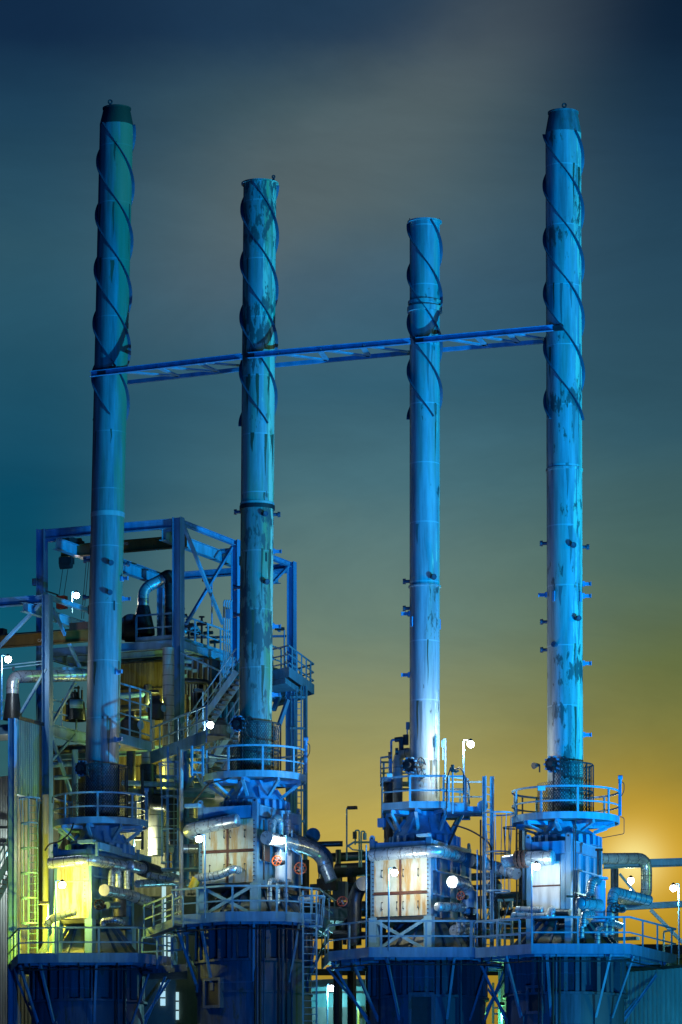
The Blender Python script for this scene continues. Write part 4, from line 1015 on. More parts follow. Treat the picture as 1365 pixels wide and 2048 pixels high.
# ================================================================ LEFT STRUCTURE : crane frame, decks, stair, cladding
GB = P(357, 1036, 179.0)                                   # top of the near corner post of the crane frame
GA = wall(84, 1052, GB, A); GC = wall(472, 1079, GB, B); GD = wall(584, 1118, GB, B)
ztop = GB.z
def at_z(p, z): return V((p.x, p.y, z))
GE = at_z(GD - A*(GB-GA).length, ztop); GA.z = GC.z = GD.z = ztop
zmez = wall(365, 1282, GB, B).z                            # mezzanine deck level
t = thing('crane_frame', 'tall open blue steel frame with crane beam, behind the two left stacks', 'steel frame', at_z(GB, 0))
for p, w in ((GA, .40), (GB, .42), (GC, .34), (GD, .36), (GE, .34), (at_z(GA.lerp(GE, .5), ztop), .3)):
    M().ibeam(at_z(p, 0), at_z(p, ztop+.02), w, w*.95, A).build('post', 'blue', t)
def fb(name, p, q, w, h, mat='blue', kind='i'):
    m = M(); (m.ibeam if kind == 'i' else m.bar)(p, q, w, h, Zu if abs((q-p).normalized().z) < .9 else B); m.build(name, mat, t)
g_ = .22
fb('top_beam', GA + A*g_ - Zu*.22, GB - A*g_ - Zu*.22, .26, .40)
fb('top_beam', GB + B*g_ - Zu*.14, GC - B*g_ - Zu*.14, .2, .22)
fb('top_beam', GC + B*g_ - Zu*.14, GD - B*g_ - Zu*.14, .2, .22)
fb('top_beam', GE + A*g_ - Zu*.22, GD - A*g_ - Zu*.22, .24, .34)
fb('top_beam', GA + B*g_ - Zu*.14, GE - B*g_ - Zu*.14, .2, .22)
# runway beams hung below, inset
for p, q, ins in ((GA, GE, A*.75), (GB, GD, -A*.75)):
    fb('runway_beam', p + ins - Zu*.68 - B*.1, q + ins - Zu*.68 + B*.1, .30, .50, 'steel')
for k in (.02, .5, .98):
    for p, q, ins in ((GA, GE, A*.75), (GB, GD, -A*.75)):
        c = p.lerp(q, k) + ins*.5 - Zu*.35; M().bar(p.lerp(q, k) + ins*.1 - Zu*.42, p.lerp(q, k) + ins*1.1 - Zu*.42, .2, .2).build('hanger', 'blue', t)
# braces in the right-hand side
W = lambda px, py: wall(px, py, GB, B)
fb('brace', W(368, 1052), W(446, 1248), .13, .13, 'steel', 'b')
fb('brace', W(470, 1094) - A*.14, W(378, 1248) - A*.14, .12, .12, 'blue', 'b')
fb('brace', W(478, 1185), W(560, 1262), .11, .11, 'blue', 'b'); fb('brace', W(578, 1132), W(540, 1172), .11, .11, 'blue', 'b')
fb('brace', at_z(GE, W(365, 1180).z) + A*.3, GD - A*.3 - Zu*3.4, .1, .1, 'blue', 'b')
fb('brace', W(548, 1420), W(576, 1345), .18, .18, 'blue', 'b'); fb('brace', W(540, 1395), W(582, 1390), .14, .14, 'blue', 'b')
# mezzanine edge beams
for p, q in ((GA, GB), (GB, GC), (GC, GD), (GE, GD), (GA, GE)):
    d = (q-p).normalized(); fb('deck_beam', at_z(p, zmez-.18) + d*g_, at_z(q, zmez-.18) - d*g_, .2, .36, 'steel')
z2 = W(365, 1500).z
for p, q in ((GA, GB), (GB, GC), (GC, GD)):
    d = (q-p).normalized(); fb('deck_beam', at_z(p, z2) + d*g_, at_z(q, z2) - d*g_, .2, .36, 'steel')
for k in range(1, 6):
    fb('joist', at_z(GA.lerp(GE, k/6), zmez-.2) + A*.2, at_z(GB.lerp(GD, k/6), zmez-.2) - A*.2, .12, .26, 'steel')
o = M().box(W(78, 1168) if False else GA - A*.32 - Zu*2.3, .26, .2, .3).build('junction_box', 'blue', t)

t = thing('mezzanine_deck', 'upper grating deck with rails inside the crane frame', 'platform', at_z(GB, zmez))
dk = [at_z(GA, zmez+.02) + A*.3 + B*.3, at_z(GB, zmez+.02) - A*.3 + B*.3, at_z(GD, zmez+.02) - A*.3 - B*.3, at_z(GE, zmez+.02) + A*.3 - B*.3]
M().prism(dk, zmez+.02, zmez+.06).build('deck', 'grate', t)
railing(t, [dk[1] + Zu*.06 - A*1.9, dk[1] + Zu*.06, dk[1].lerp(dk[2], .98) + Zu*.06], 1.15, 1.3, False, 'steel', (.5,), (-.1, .2), 'steel')

# travelling crane
t = thing('bridge_crane', 'dark ochre crane beam spanning the crane frame under its roof', 'crane', GA + B*2)
c0, c1 = wall(122, 1104, GB + B*1.9, A), wall(374, 1083, GB + B*1.9, A); c1.z = c0.z
M().ibeam(c0, c1, .28, .50, Zu, .03).build('bridge_beam', 'ochre', t)
for c in (c0 + A*.55, c1 - A*.55):
    M().box(c + Zu*.40, .5, 1.5, .28).build('end_carriage', 'black', t)
    for k in (-1, 1):
        q = c + B*(k*.5) + Zu*.52; M().tube([q - A*.2, q + A*.2], .14, 12).build('wheel', 'rust', t)
hb = c0 + A*.28 - Zu*.42
M().box(hb, .62, .34, .30).build('hoist', 'black', t); M().tube([hb - A*.3 - Zu*.2, hb + A*.25 - Zu*.2], .16, 12).build('hoist_drum', 'black', t)
M().tube([c0 + A*1.2 + Zu*.28, c1 - A*.8 + Zu*.28], .025, 6).build('festoon_cable', 'dark', t)
for (x0, x1, y1) in ((-.15, -.38, 1190), (.12, -.14, 1192), (1.0, .75, 1240), (1.12, .86, 1240)):
    p = hb + A*x0 - Zu*.1; q = at_z(hb + A*x1, zat(y1, hb.y)); M().tube([p, q], .014, 5).build('hoist_rope', 'black', t)
def lettering(txt, p, size, mat, label_parent, xdir=A):
    cu = bpy.data.curves.new('lettering', 'FONT'); cu.body = txt; cu.size = size; cu.extrude = .003; cu.align_x = 'CENTER'; cu.align_y = 'CENTER'
    tmp = bpy.data.objects.new('lettering_curve', cu); COL.objects.link(tmp); dg = bpy.context.evaluated_depsgraph_get(); me = bpy.data.meshes.new_from_object(tmp.evaluated_get(dg)); bpy.data.objects.remove(tmp)
    me.materials.clear(); me.materials.append(MT[mat]); o = bpy.data.objects.new('lettering', me); COL.objects.link(o); o.parent = label_parent
    o.rotation_euler = (PI/2, 0, -TH); o.location = p - WLOC[label_parent.name]; return o
lettering('TO', wall(252, 1088, GB + B*1.9 - B*.02, A), .16, 'white', t)
t = thing('control_cabin', 'small red hoist cabin hanging behind the lower frame beam', 'hoist', P(125, 1200, 180.5))
M().box(P(124, 1205, 180.5), .42, .3, .55).build('casing', 'red', t); M().bar(P(92, 1182, 180), P(116, 1190, 180.6), .05, .05).build('hanger_arm', 'dark', t); M().bar(P(115, 1190, 180.6), P(115, 1204, 180.6), .07, .07).build('drop_arm', 'dark', t)

# --- lower frame on the left with its own crane beam
HB = P(95, 1189, 176.0); HA_ = HB - A*6.0; HC = HB + B*4.6
t = thing('steel_portal', 'lower blue steel frame at the left margin with diagonal braces', 'steel frame', at_z(HB, 0))
for p, w in ((HB, .36), (HA_, .36), (HC, .3)): M().ibeam(at_z(p, 0), p, w, w, A).build('post', 'blue', t)
fb('top_beam', HA_ + A*.2 - Zu*.2, HB - A*.2 - Zu*.2, .3, .36); fb('top_beam', HB + B*.2 - Zu*.1, HC - B*.2 - Zu*.1, .18, .2, 'steel')
fb('runway_beam', HB - A*.7 - Zu*.62 - B*.9, HC - A*.7 - Zu*.62, .26, .40, 'steel')
H = lambda px, py: wall(px, py, HB, A); HS = lambda px, py: wall(px, py, HB, B)
fb('brace', H(86, 1203), H(-10, 1302), .15, .12, 'steel', 'b'); fb('brace', HS(106, 1217), HS(160, 1335), .12, .12, 'blue', 'b'); fb('brace', H(93, 1338), H(36, 1436), .13, .1, 'steel', 'b')
for y in (1324, 1330): fb('tie_rod', H(-6, y+9), H(88, y-2), .05, .045, 'steel', 'b')
fb('side_beam', HS(104, 1338), HS(172, 1336) , .1, .12, 'blue', 'b'); fb('brace', HS(150, 1365), HS(100, 1455), .12, .1, 'steel', 'b')
zH = zat(1442, 175.6)
fb('deck_beam', at_z(HA_, zH-.2) + A*.2, at_z(HB, zH-.2) - A*.2, .2, .42, 'blue'); fb('deck_beam', at_z(HB, zH-.3) + B*.2, at_z(HC, zH-.3) - B*.2, .2, .5, 'steel')
fb('brace', HS(103, 1472), HS(143, 1590), .13, .13, 'blue', 'b'); fb('brace', HS(150, 1470), HS(104, 1520), .1, .1, 'blue', 'b')
t = thing('portal_deck', 'railed deck in the lower left frame, around the shiny goose-neck duct', 'platform', at_z(HB, zH))
dk = [at_z(HA_, zH) + A*.2 + B*.25, at_z(HB, zH) - A*.22 + B*.25, at_z(HC, zH) - A*.2 - B*.2, at_z(HA_, zH) + A*.2 + B*4.4]
M().prism(dk, zH, zH+.05).build('deck', 'grate', t)
railing(t, [dk[0] + Zu*.05, dk[1] + Zu*.05 - A*1.3], 1.05, 1.2, False, 'steel', (.5,), None); railing(t, [dk[1] + Zu*.05 + B*.1, dk[2] + Zu*.05], 1.05, 1.2, False, 'steel', (.5,), None)
t = thing('bridge_crane', 'dark brown crane beam crossing behind the lower left frame', 'crane', HB + B*1.5)
c0, c1 = wall(-20, 1285, HB + B*1.6, A), wall(182, 1272, HB + B*1.6, A); c1.z = c0.z = (c0.z + c1.z)/2
M().ibeam(c0, c1, .28, .52, Zu, .03).build('bridge_beam', 'ochre', t); M().tube([c0 + Zu*.32, c1 + Zu*.32], .03, 6).build('festoon_cable', 'dark', t)
M().box(c1 + Zu*.42 - A*.5, .9, .4, .3).build('end_carriage', 'rust', t)
M().box(c0 + Zu*.42 + A*.5, .5, .4, .3).build('end_carriage', 'black', t)
lettering('CAP', wall(82, 1281, HB + B*1.6 - B*.03, A), .18, 'white', t)
t = pipe('goose_neck_duct', 'shiny goose-neck duct above the lower left deck', 'duct', [P(25, 1392, 176.6), P(25, 1354, 176.6), P(172, 1350, 178.6)], .27, 'pipe', bend=.62, bands=.62)
M().lathe([(zat(1440, 176.6), .42), (zat(1388, 176.6), .27)], P(25, 1400, 176.6), 20).build('taper', 'darkpipe', t); M().tube([P(27, 1342, 176.4), P(27, 1334, 176.4)], .05, 8).build('eye', 'dark', t)
t = thing('pump_skid', 'dark pump set with yellow guard between the lower left frame and the left stack', 'pump', P(150, 1442, 178.5))
M().lathe([(zat(1442, 178.5), .5), (zat(1405, 178.5), .42), (zat(1395, 178.5), .2), (zat(1385, 178.5), .2)], P(150, 1442, 178.5), 18).build('pump_body', 'darkpipe', t)
M().box(P(131, 1420, 178.4), .18, .3, .95).build('guard', 'yellow', t); M().tube([P(140, 1408, 178.1), P(166, 1408, 178.1)], .2, 12).build('motor', 'blue', t)
for k in range(4): M().tube([P(143 + k*7, 1400, 178.3), P(143 + k*7, 1372 + (k % 2)*8, 178.3)], .045, 6).tube([P(143 + k*7, 1376, 178.3), P(150 + k*5, 1376, 178.3)], .04, 6).build('valve_stem', 'dark', t)

# --- cladding
def corrug(m, p, q, z0, z1, pitch=.3, dep=.05, back=.25, n=None):
    d = (q-p); d.z = 0; l = d.length; d.normalize(); nr = d.cross(Zu); k = max(2, int(l/pitch)); pr = []
    for i in range(k):
        x = l*i/k; w = l/k
        pr += [p + d*x, p + d*(x+w*.30), p + d*(x+w*.45) + nr*dep, p + d*(x+w*.85) + nr*dep]
    pr += [q, q - nr*back, p - nr*back]
    return m.prism(pr, z0, z1)
K0 = P(35, 1437, 174.0); K1 = wall(78, 1448, K0, B); K2 = wall(101, 1455, K0, B); zk = K0.z
t = thing('clad_tower', 'tall narrow corrugated tower at the left, teal above and lit yellow lower down', 'tower', at_z(K0, 0))
corrug(M(), at_z(K0, 0), at_z(K1, 0), zat(1588, 174), zk, .18, .03, .4).build('corrugated_sheet', 'tealclad', t)
corrug(M(), at_z(K1, 0), at_z(K2, 0), zat(1588, 174), zk, .14, .03, .4).build('corrugated_sheet', 'ochreclad', t)
corrug(M(), at_z(K0, 0) - A*.1, at_z(K1, 0) - A*.1, 0, zat(1592, 174), .3, .04, .4).build('corrugated_sheet', 'clad', t)
M().box(at_z(K2, zat(1592, 174)/2) + B*.35 - A*.3, .7, .7, zat(1592, 174)).build('dark_return', 'darkclad', t)
M().strip([at_z(K0, zk-.0) + A*.04, at_z(K2, zk) + A*.04], -.05, .10, .06).build('cap_flashing', 'dark', t)
t = tag(M().ibeam(at_z(P(25, 1437, 173.2), 0), P(25, 1437, 173.2), .24, .30, A).build('column', 'blue'), 'plain blue column at the left margin before the corrugated tower', 'column')
o = tag(M().tube([V((P(91, 1590, 172.6).x, 172.6, 0)), P(91, 1590, 172.6)], .13, 12).build('standpipe', 'clad'), 'pale upright standpipe between ladder cage and yellow door face', 'pipe')
ladder('cage_ladder', 'caged ladder on the yellow-lit corrugated tower', V((P(66, 1925, 172.4).x, 172.4, zat(1925, 172.4))), V((P(66, 1588, 172.4).x, 172.4, zat(1588, 172.4))), .42, V((-.35, -.94, 0)), True, 'steel', 1.6, 'caged ladders', .36, .3, 1.05)
t = thing('lit_shed', 'white ribbed wall lit from inside the plant at the far left margin', 'shed', P(5, 1900, 190))
corrug(M(), at_z(P(-40, 1700, 190), 0), at_z(P(34, 1700, 188), 0), 0, zat(1560, 190), .18, .04).build('corrugated_wall', 'white', t)
for y in (1655, 1690): M().bar(P(-40, y, 189.2), P(33, y, 187.6), .08, .12).build('girt', 'dark', t)
lamp_post('lamp bracket hidden behind the plain blue column, lighting the ribbed wall', V((P(14, 1712, 186.5).x, 186.5, zat(1722, 186.5))), .4, 420, (.8, 1, .95), head=V((.1, 0, 0)), off=V((0, 0, .3)), lit=False)
# stair flight bottom left
def stair(name, label, p, q, w, side, n, mat='steel'):
    t = thing(name, label, 'stair', p)
    d = (q-p)
    for s_ in (-1, 1):
        M().bar(p + side*(s_*w/2), q + side*(s_*w/2), .05, .26).build('stringer', mat, t)
        M().tube([p + side*(s_*w/2) + Zu*1.0, q + side*(s_*w/2) + Zu*1.0], .035, 8).build('handrail', mat, t)
        M().tube([p + side*(s_*w/2) + Zu*.55, q + side*(s_*w/2) + Zu*.55], .025, 6).build('middle_rail', mat, t)
        for k in range(5):
            c = p.lerp(q, (k+.2)/4.5) + side*(s_*w/2); M().bar(c, c + Zu*1.0, .05, .04, side).build('railing_post', mat, t)
    for k in range(n):
        c = p.lerp(q, (k+.5)/n); hd = V((d.x, d.y, 0)).normalized(); M().box(c + Zu*.02, .26, w-.08, .04, hd, side).build('tread', 'grate', t)
    return t
stair('stair_flight', 'steep stair rising behind the plain blue column at the left margin', P(-14, 1800, 182), P(30, 1712, 183), .8, B, 10)
stair('stair_flight', 'long stair climbing to the upper deck left of the blotchy stack', wall(372, 1502, GB - B*1.2 + A*.2, A), wall(482, 1346, GB - B*1.2 + A*.2, A), .9, B, 16)
t = stair('stair_flight', 'second stair flight behind the long stair', wall(425, 1540, GB + B*.6, A), wall(500, 1425, GB + B*.6, A), .9, B, 12)

# walls of the process building under the mezzanine
zb_ = zmez - .45
t = thing('process_building', 'dark clad process building under the crane frame', 'building', at_z(GA.lerp(GD, .5), 0))
pw = GB + B*2.2
p, q = wall(178, 1400, pw, A), wall(345, 1400, pw, A)
zlw = zat(1775, 182)
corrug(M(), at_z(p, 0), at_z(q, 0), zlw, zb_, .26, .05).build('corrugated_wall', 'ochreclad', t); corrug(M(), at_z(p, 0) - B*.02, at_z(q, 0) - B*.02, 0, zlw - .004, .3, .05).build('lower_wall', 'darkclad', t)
p2 = wall(480, 1400, GB + B*4.4, A)
corrug(M(), at_z(wall(346, 1400, GB + B*4.4, A), 0), at_z(p2, 0), 0, zb_, .3, .05).build('corrugated_wall', 'darkclad', t)
corrug(M(), at_z(wall(96, 1600, GB + B*3.4, A), 0), at_z(wall(176, 1600, GB + B*3.4, A), 0), 0, zat(1478, 183), .3, .05).build('corrugated_wall', 'darkclad', t)
pl = GB + B*1.5
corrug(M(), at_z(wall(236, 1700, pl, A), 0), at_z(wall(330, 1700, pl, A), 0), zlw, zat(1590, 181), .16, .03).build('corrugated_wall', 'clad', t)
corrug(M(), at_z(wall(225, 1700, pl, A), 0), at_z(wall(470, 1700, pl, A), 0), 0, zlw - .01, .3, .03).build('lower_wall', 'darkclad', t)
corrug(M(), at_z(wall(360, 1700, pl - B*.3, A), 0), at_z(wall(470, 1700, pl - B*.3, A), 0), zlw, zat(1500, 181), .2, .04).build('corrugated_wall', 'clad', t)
for k in range(7):
    y = 1330 + k*52; M().bar(wall(182, y, pw - B*.09, A), wall(342, y-8, pw - B*.09, A), .06, .05).build('girt', 'dark', t)
for k in range(6):
    y = 1560 + k*44; M().bar(wall(364, y, pl - B*.4, A), wall(468, y-6, pl - B*.4, A), .05, .06).build('girt', 'steel', t)
# dark plant blocks inside (equipment silhouettes below the deck)
for k, (x, y, w, hh, lab) in enumerate(((400, 1345, 1.6, 1.0, 'dark ribbed air cooler box under the upper deck'), (440, 1385, 1.2, .8, 'dark motor housing beside the long stair'), (388, 1400, .9, 1.6, 'dark upright cabinet behind the crane frame post'))):
    c = wall(x, y, GB + B*2.6, A); t = thing('equipment_box', lab, 'equipment', c - Zu*hh/2)
    M().box(c, w, .9, hh).build('housing', 'black', t)
    m = M()
    for j in range(6): m.box(c - B*.48 - A*(w*.4) + A*(w*.8*j/5), .06, .06, hh*.9)
    m.build('cooling_fins', 'tank', t)
    for j in range(3): M().box(c - B*.5 - A*(w*.3) + A*(w*.3*j) + Zu*(hh*.2*(j-1)), .2, .05, .14).build('cover_plate', 'blue', t)

# vertical ducts on the frame
c = wall(338, 1300, GB - A*.0 - B*.1, A) ; dq = at_z(P(337, 1300, 178.6), 0)
t = pipe('vertical_duct', 'tall pale banded duct beside the near frame post, yellow down one side', 'duct', [V((dq.x, dq.y, zat(1705, 178.6))), V((dq.x, dq.y, zat(1296, 178.6)))], .255, 'clad', bands=.44)
dq2 = P(370, 1300, 180.6); pipe('vertical_duct', 'slimmer banded duct just right of the near frame post', 'duct', [V((dq2.x, dq2.y, zat(1730, 180.6))), V((dq2.x, dq2.y, zat(1390, 180.6)))], .17, 'ochreclad', bands=.44)
dq3 = P(312, 1650, 178.0); pipe('vertical_duct', 'broad pale upright vessel wall behind the left round platform', 'duct', [V((dq3.x, dq3.y, zat(1712, 178))), V((dq3.x, dq3.y, zat(1600, 178)))], .34, 'clad', bands=.5)
pipe('duct_elbow', 'dark fat elbow duct across the tall banded ducts', 'duct', [P(297, 1530, 177), P(297, 1604, 177), P(338, 1606, 176.6), P(352, 1618, 176.4), P(352, 1690, 176.4)], .36, 'darkpipe', bend=.5, bands=.7)
pipe('duct_elbow', 'shiny bent duct on the upper deck of the crane frame', 'duct', [P(287, 1212, 184), P(287, 1178, 184), P(334, 1154, 184.4)], .25, 'pipe', bend=.55, bands=.6)
t = pipe('duct_elbow', 'black elbow at the end of the shiny bent duct', 'duct', [P(327, 1158, 184.2), P(341, 1150, 184.4), P(343, 1180, 184.4), P(343, 1270, 184.4)], .30, 'black', bend=.4, bands=.5)
t = thing('blower_cone', 'dark cone base below the shiny bent duct', 'duct', P(287, 1270, 184))
M().lathe([(zat(1270, 184), .52), (zat(1262, 184), .52), (zat(1212, 184), .27)], P(287, 1270, 184), 22).build('cone', 'darkpipe', t); M().tube([P(250, 1266, 184), P(280, 1266, 184)], .42, 16).build('drum', 'black', t)
t = thing('blower_casing', 'dark rounded casing left of the cone base on the upper deck', 'duct', P(262, 1275, 185)); M().tube([P(262, 1250, 184.6), P(262, 1250, 186)], .5, 20).build('volute', 'darkpipe', t); M().box(P(262, 1272, 185.2), .9, .9, .3).build('plinth', 'black', t)
# valve forest on the upper deck
for k in range(7):
    x = 372 + k*13; p = W(x, 1278 + k*5.2) + A*.1 - B*0; hgt = .75 + .35*((k*5) % 3)
    t = thing('valve_stand', ['slender', 'stout', 'tall', 'short', 'bent', 'forked', 'capped'][k] + ' valve stand on the upper deck, number %s from the near frame post' % ['one', 'two', 'three', 'four', 'five', 'six', 'seven'][k], 'valve', p - A*.6, 'valve stands on the upper deck')
    b = p - A*.6; M().tube([b, b + Zu*hgt], .05, 8).build('stand', 'dark', t)
    M().tube([b + Zu*hgt*.8 - A*.22, b + Zu*hgt*.8 + A*.22], .08, 8).tube([b + Zu*hgt, b + Zu*(hgt+.05)], .13, 10).build('valve_body', 'black', t)
t = thing('pipe_bundle', 'bundle of four thin light pipes rising past the upper deck to a blue box', 'pipes', P(450, 1320, 181))
for k in range(4):
    x = 448 + k*4.6; b = P(x, 1330, 181); M().tube(fillet([P(x-6, 1400, 181), P(x-6, 1335, 181), P(x, 1320, 181), P(x, 1204, 181), P(x+3, 1200, 181)], .12), .04, 7).build('thin_pipe', 'steel', t)
M().box(P(458, 1228, 180.8), .24, .2, .4).build('junction_box', 'blue', t)
# landing right of the left stack
zl_ = zat(1488, 178); t = thing('stair_landing', 'four-barred railed landing right of the left stack', 'platform', P(270, 1490, 178))
l0 = wall(200, 1466, P(302, 1494, 177.0), B); l1 = P(302, 1494, 177.0); lz = l1.z
l0 = at_z(l1 - B*5.2, lz); 
l0 = at_z(l1 - B*(-0) , lz); la = at_z(wall(238, 1490, l1, B), lz)
lb = at_z(l1, lz); ex = (lb - la)
M().prism([la - A*.05, lb - A*.05, lb - A*1.6, la - A*1.6], lz-.12, lz).build('deck', 'grate', t)
railing(t, [at_z(la, lz), at_z(lb, lz)], 2.35, 1.0, False, 'steel', (.2, .46, .73), (-.2, .22), 'steel')
M().bar(at_z(la, lz-.3) , at_z(la, lz-2.4) - A*.0 - B*.0 + A*-1.2, .14, .14).build('brace', 'blue', t)
t = thing('link_walkway', 'link walkway from the landing to the blotchy stack platform', 'platform', P(345, 1520, 175))
w0, w1 = at_z(lb, lz - .35), at_z(V((P(412, 1530, 169.5).x, 170.2, 0)), lz - .35)
dw = (w1-w0).normalized(); sw = dw.cross(Zu)
M().prism([w0, w1, w1 - sw*.9, w0 - sw*.9], lz-.43, lz-.35).build('deck', 'grate', t)
railing(t, [w0, w1], 1.15, 1.2, False, 'steel', (.5,), (-.38, .14), 'blue')
ladder('cage_ladder', 'caged ladder with tall hoops left of the large casing', V((P(346, 1735, 171.5).x, 171.5, zat(1738, 171.5))), V((P(346, 1492, 171.5).x, 171.5, zat(1494, 171.5))), .42, V((-.1, -.99, 0)), True, 'steel', .2, 'caged ladders', .44, .3, 1.38)
t = tag(M().tube([V((P(363, 1840, 168.6).x, 168.6, zat(1900, 168.6))), P(363, 1500, 168.6)], .085, 10).build('standpipe', 'clad'), 'tall greenish standpipe at the left edge of the large casing', 'pipe')
t = tag(M().prism([P(322, 1735, 171.3) + V((x, y, 0)) for x, y in ((0, 0), (1.7, 0), (1.7, 1), (0, 1))], zat(1736, 171.3)-.06, zat(1736, 171.3)).build('ladder_landing', 'steel'), 'small pale landing at the foot of the tall-hooped ladder', 'platform')
# corner platform right of the blotchy stack and the ladder tower under it
zc_ = zat(1352, 186.0)
t = thing('corner_platform', 'railed corner platform sticking out right of the blotchy stack', 'platform', P(585, 1352, 186))
cp = [P(520, 1352, 186.5), P(578, 1352, 184.6), P(628, 1352, 190.0), P(560, 1352, 193)]; cp = [at_z(p, zc_) for p in cp]
M().prism(cp, zc_-.1, zc_).build('deck', 'grate', t)
railing(t, [cp[0], cp[1], cp[2], cp[3]], 1.15, 1.0, False, 'steel', (.33, .66), (-.25, .2), 'steel')
M().prism([p.lerp(cp[0], .12) for p in cp], zc_-.5, zc_-.26).build('bearer', 'steel', t)
t = thing('ladder_tower', 'narrow steel tower with ladder, below the corner platform', 'tower', P(593, 1660, 187))
for x, w in ((579, .26), (587, .12), (611, .16)): M().ibeam(V((P(x, 1700, 187.5).x, 187.5, zat(1760, 187.5))), P(x, 1372, 187.5), w, w, A).build('post', 'blue' if x < 600 else 'steel', t)
for k in range(5): M().bar(P(580, 1395 + k*62, 187.3), P(611, 1395 + k*62, 187.3), .08, .1).build('cross_bar', 'steel', t)
for x in (594, 603): M().bar(V((P(x, 1760, 187).x, 187, zat(1740, 187))), P(x, 1372, 187), .06, .03).build('ladder_rail', 'steel', t)
for k in range(28): M().tube([P(594, 1380 + k*12.6, 187), P(603, 1380 + k*12.6, 187)], .02, 5).build('rung', 'steel', t)
M().bar(P(548, 1480, 186.5), P(576, 1400, 187), .18, .16).build('brace', 'blue', t); M().bar(P(580, 1560, 187.6), P(610, 1510, 187.6), .08, .08).build('brace', 'steel', t)
# ================================================================ SMALL GEAR ON THE STACK PLATFORMS
h = HT[2]
pts = [P(800, 1700, 167), P(800, 1530, 167), P(806, 1512, 166.9), P(828, 1506, 166.6), P(838, 1512, 166.4)]
pipe('bypass_pipe', 'pale green goose-neck pipe left of the shortest stack', 'pipe', [P(796, 1690, 167.2), P(796, 1506, 167.2), P(832, 1506, 166.7)], .20, 'clad', bend=.5, bands=.9)
pipe('bypass_pipe', 'dark upright pipe behind the pale green goose-neck', 'pipe', [P(781, 1690, 167.8), P(781, 1560, 167.8)], .26, 'dark', bands=0)
t = thing('valve_tree', 'dark valve tree above the pale green goose-neck', 'valve', P(790, 1500, 167))
M().tube(fillet([P(783, 1560, 166.8), P(783, 1480, 166.8), P(800, 1480, 166.8)], .1), .045, 8).build('thin_pipe', 'blue', t)
M().tube([P(790, 1480, 166.8), P(806, 1478, 166.8)], .10, 10).tube([P(803, 1475, 166.8), P(803, 1500, 166.8)], .10, 10).tube([P(812, 1490, 166.8), P(812, 1470, 166.8)], .12, 10).build('valve_body', 'dark', t)
for x, y in ((794, 1503), (780, 1511)): M().tube([P(x-3, y, 166.4), P(x+3, y, 166.4)], .14, 10).build('valve_bonnet', 'dark', t)
M().tube([P(815, 1480, 166.8), P(815, 1448, 166.8)], .03, 6).box(P(817, 1452, 166.8), .16, .1, .3).build('gauge_box', 'blue', t)
t = thing('railed_bay', 'small railed bay sticking out left behind the shortest stack', 'platform', P(770, 1560, 167))
b = [P(818, 1560, 168.6), P(762, 1560, 168.6), P(762, 1560, 167.2), P(780, 1560, 166.8)]; zz = zat(1560, 167.2); b = [at_z(p, zz) for p in b]
M().prism(b, zz-.08, zz).build('deck', 'grate', t); railing(t, b, .9, .9, False, 'steel', (.5,), (-.1, .1))
t = tag(M().box(P(764, 1646, 166.5), .30, .2, .36).tube([P(767, 1660, 166.6), P(767, 1625, 166.6)], .03, 6).build('junction_box', 'blue'), 'pale blue junction box hanging left of the hopper of the shortest stack', 'box')
# platform extension and cage ladder right of the shortest stack
zc = h['zc']
t = thing('ladder_bridge', 'short bridge from the angular platform to the tall ladder cage', 'platform', P(940, 1612, 165))
b = [P(888, 1612, 164.2), P(968, 1612, 164.2), P(968, 1612, 166.0), P(888, 1612, 166.0)]; b = [at_z(p, zc - .05) for p in b]
M().prism(b, zc-.25, zc-.051).build('deck', 'blue', t)
railing(t, [b[3] + A*0, b[2]], 1.2, 1.2, False, 'steel', (.5,), None)
railing(t, [b[0], b[0].lerp(b[1], .55)], 1.2, 1.2, False, 'steel', (.5,), (-.15, .12))
M().tube([P(1006 - 40, 1612, 164), P(966, 1612, 164.6)], .22, 14).build('pulley', 'blue', t)
ladder('cage_ladder', 'tall ladder with flared cage right of the shortest stack', V((P(977, 1800, 163.6).x, 163.6, zat(1905, 163.6))), V((P(977, 1552, 163.6).x, 163.6, zat(1553, 163.6))), .34, V((.80, -.60, 0)), True, 'steel', 2.4, 'caged ladders', .50, .3, 1.55)
for k, x in enumerate((969, 985)):
    tag(M().ibeam(V((P(x, 1900, 163.9).x, 163.9, zat(1900, 163.9))), P(x, 1553, 163.9), .11, .12, A).build('ladder_post', 'steel'), ['left', 'right'][k] + ' of the two stout uprights carrying the flared ladder cage', 'post')
t = thing('instrument_post', 'instrument post with hoses on the bridge right of the shortest stack', 'instrument', P(906, 1600, 164))
M().tube([P(906, 1628, 163.9), P(906, 1540, 163.9)], .035, 6).build('post', 'steel', t); M().tube([P(900, 1540, 163.9), P(912, 1540, 163.9)], .06, 8).tube([P(906, 1545, 163.9), P(906, 1530, 163.9)], .07, 8).tube([P(910, 1545, 163.9), P(918, 1541, 163.9)], .05, 8).build('valve', 'dark', t)
M().tube(fillet([P(893, 1630, 163.8), P(894, 1560, 163.8), P(902, 1535, 163.8)], .4), .025, 6).tube(fillet([P(910, 1540, 163.8), P(920, 1535, 163.8), P(928, 1545, 163.8), P(928, 1590, 163.8)], .3), .025, 6).build('hose', 'black', t)
M().tube([P(891, 1478, 165.2), P(891, 1560, 165.2)], .035, 6).tube([P(886, 1520, 165.2), P(886, 1480, 165.2), P(891, 1478, 165.2)], .03, 6).box(P(886.5, 1488, 165.2), .1, .1, .28).build('sensor', 'blue', t)
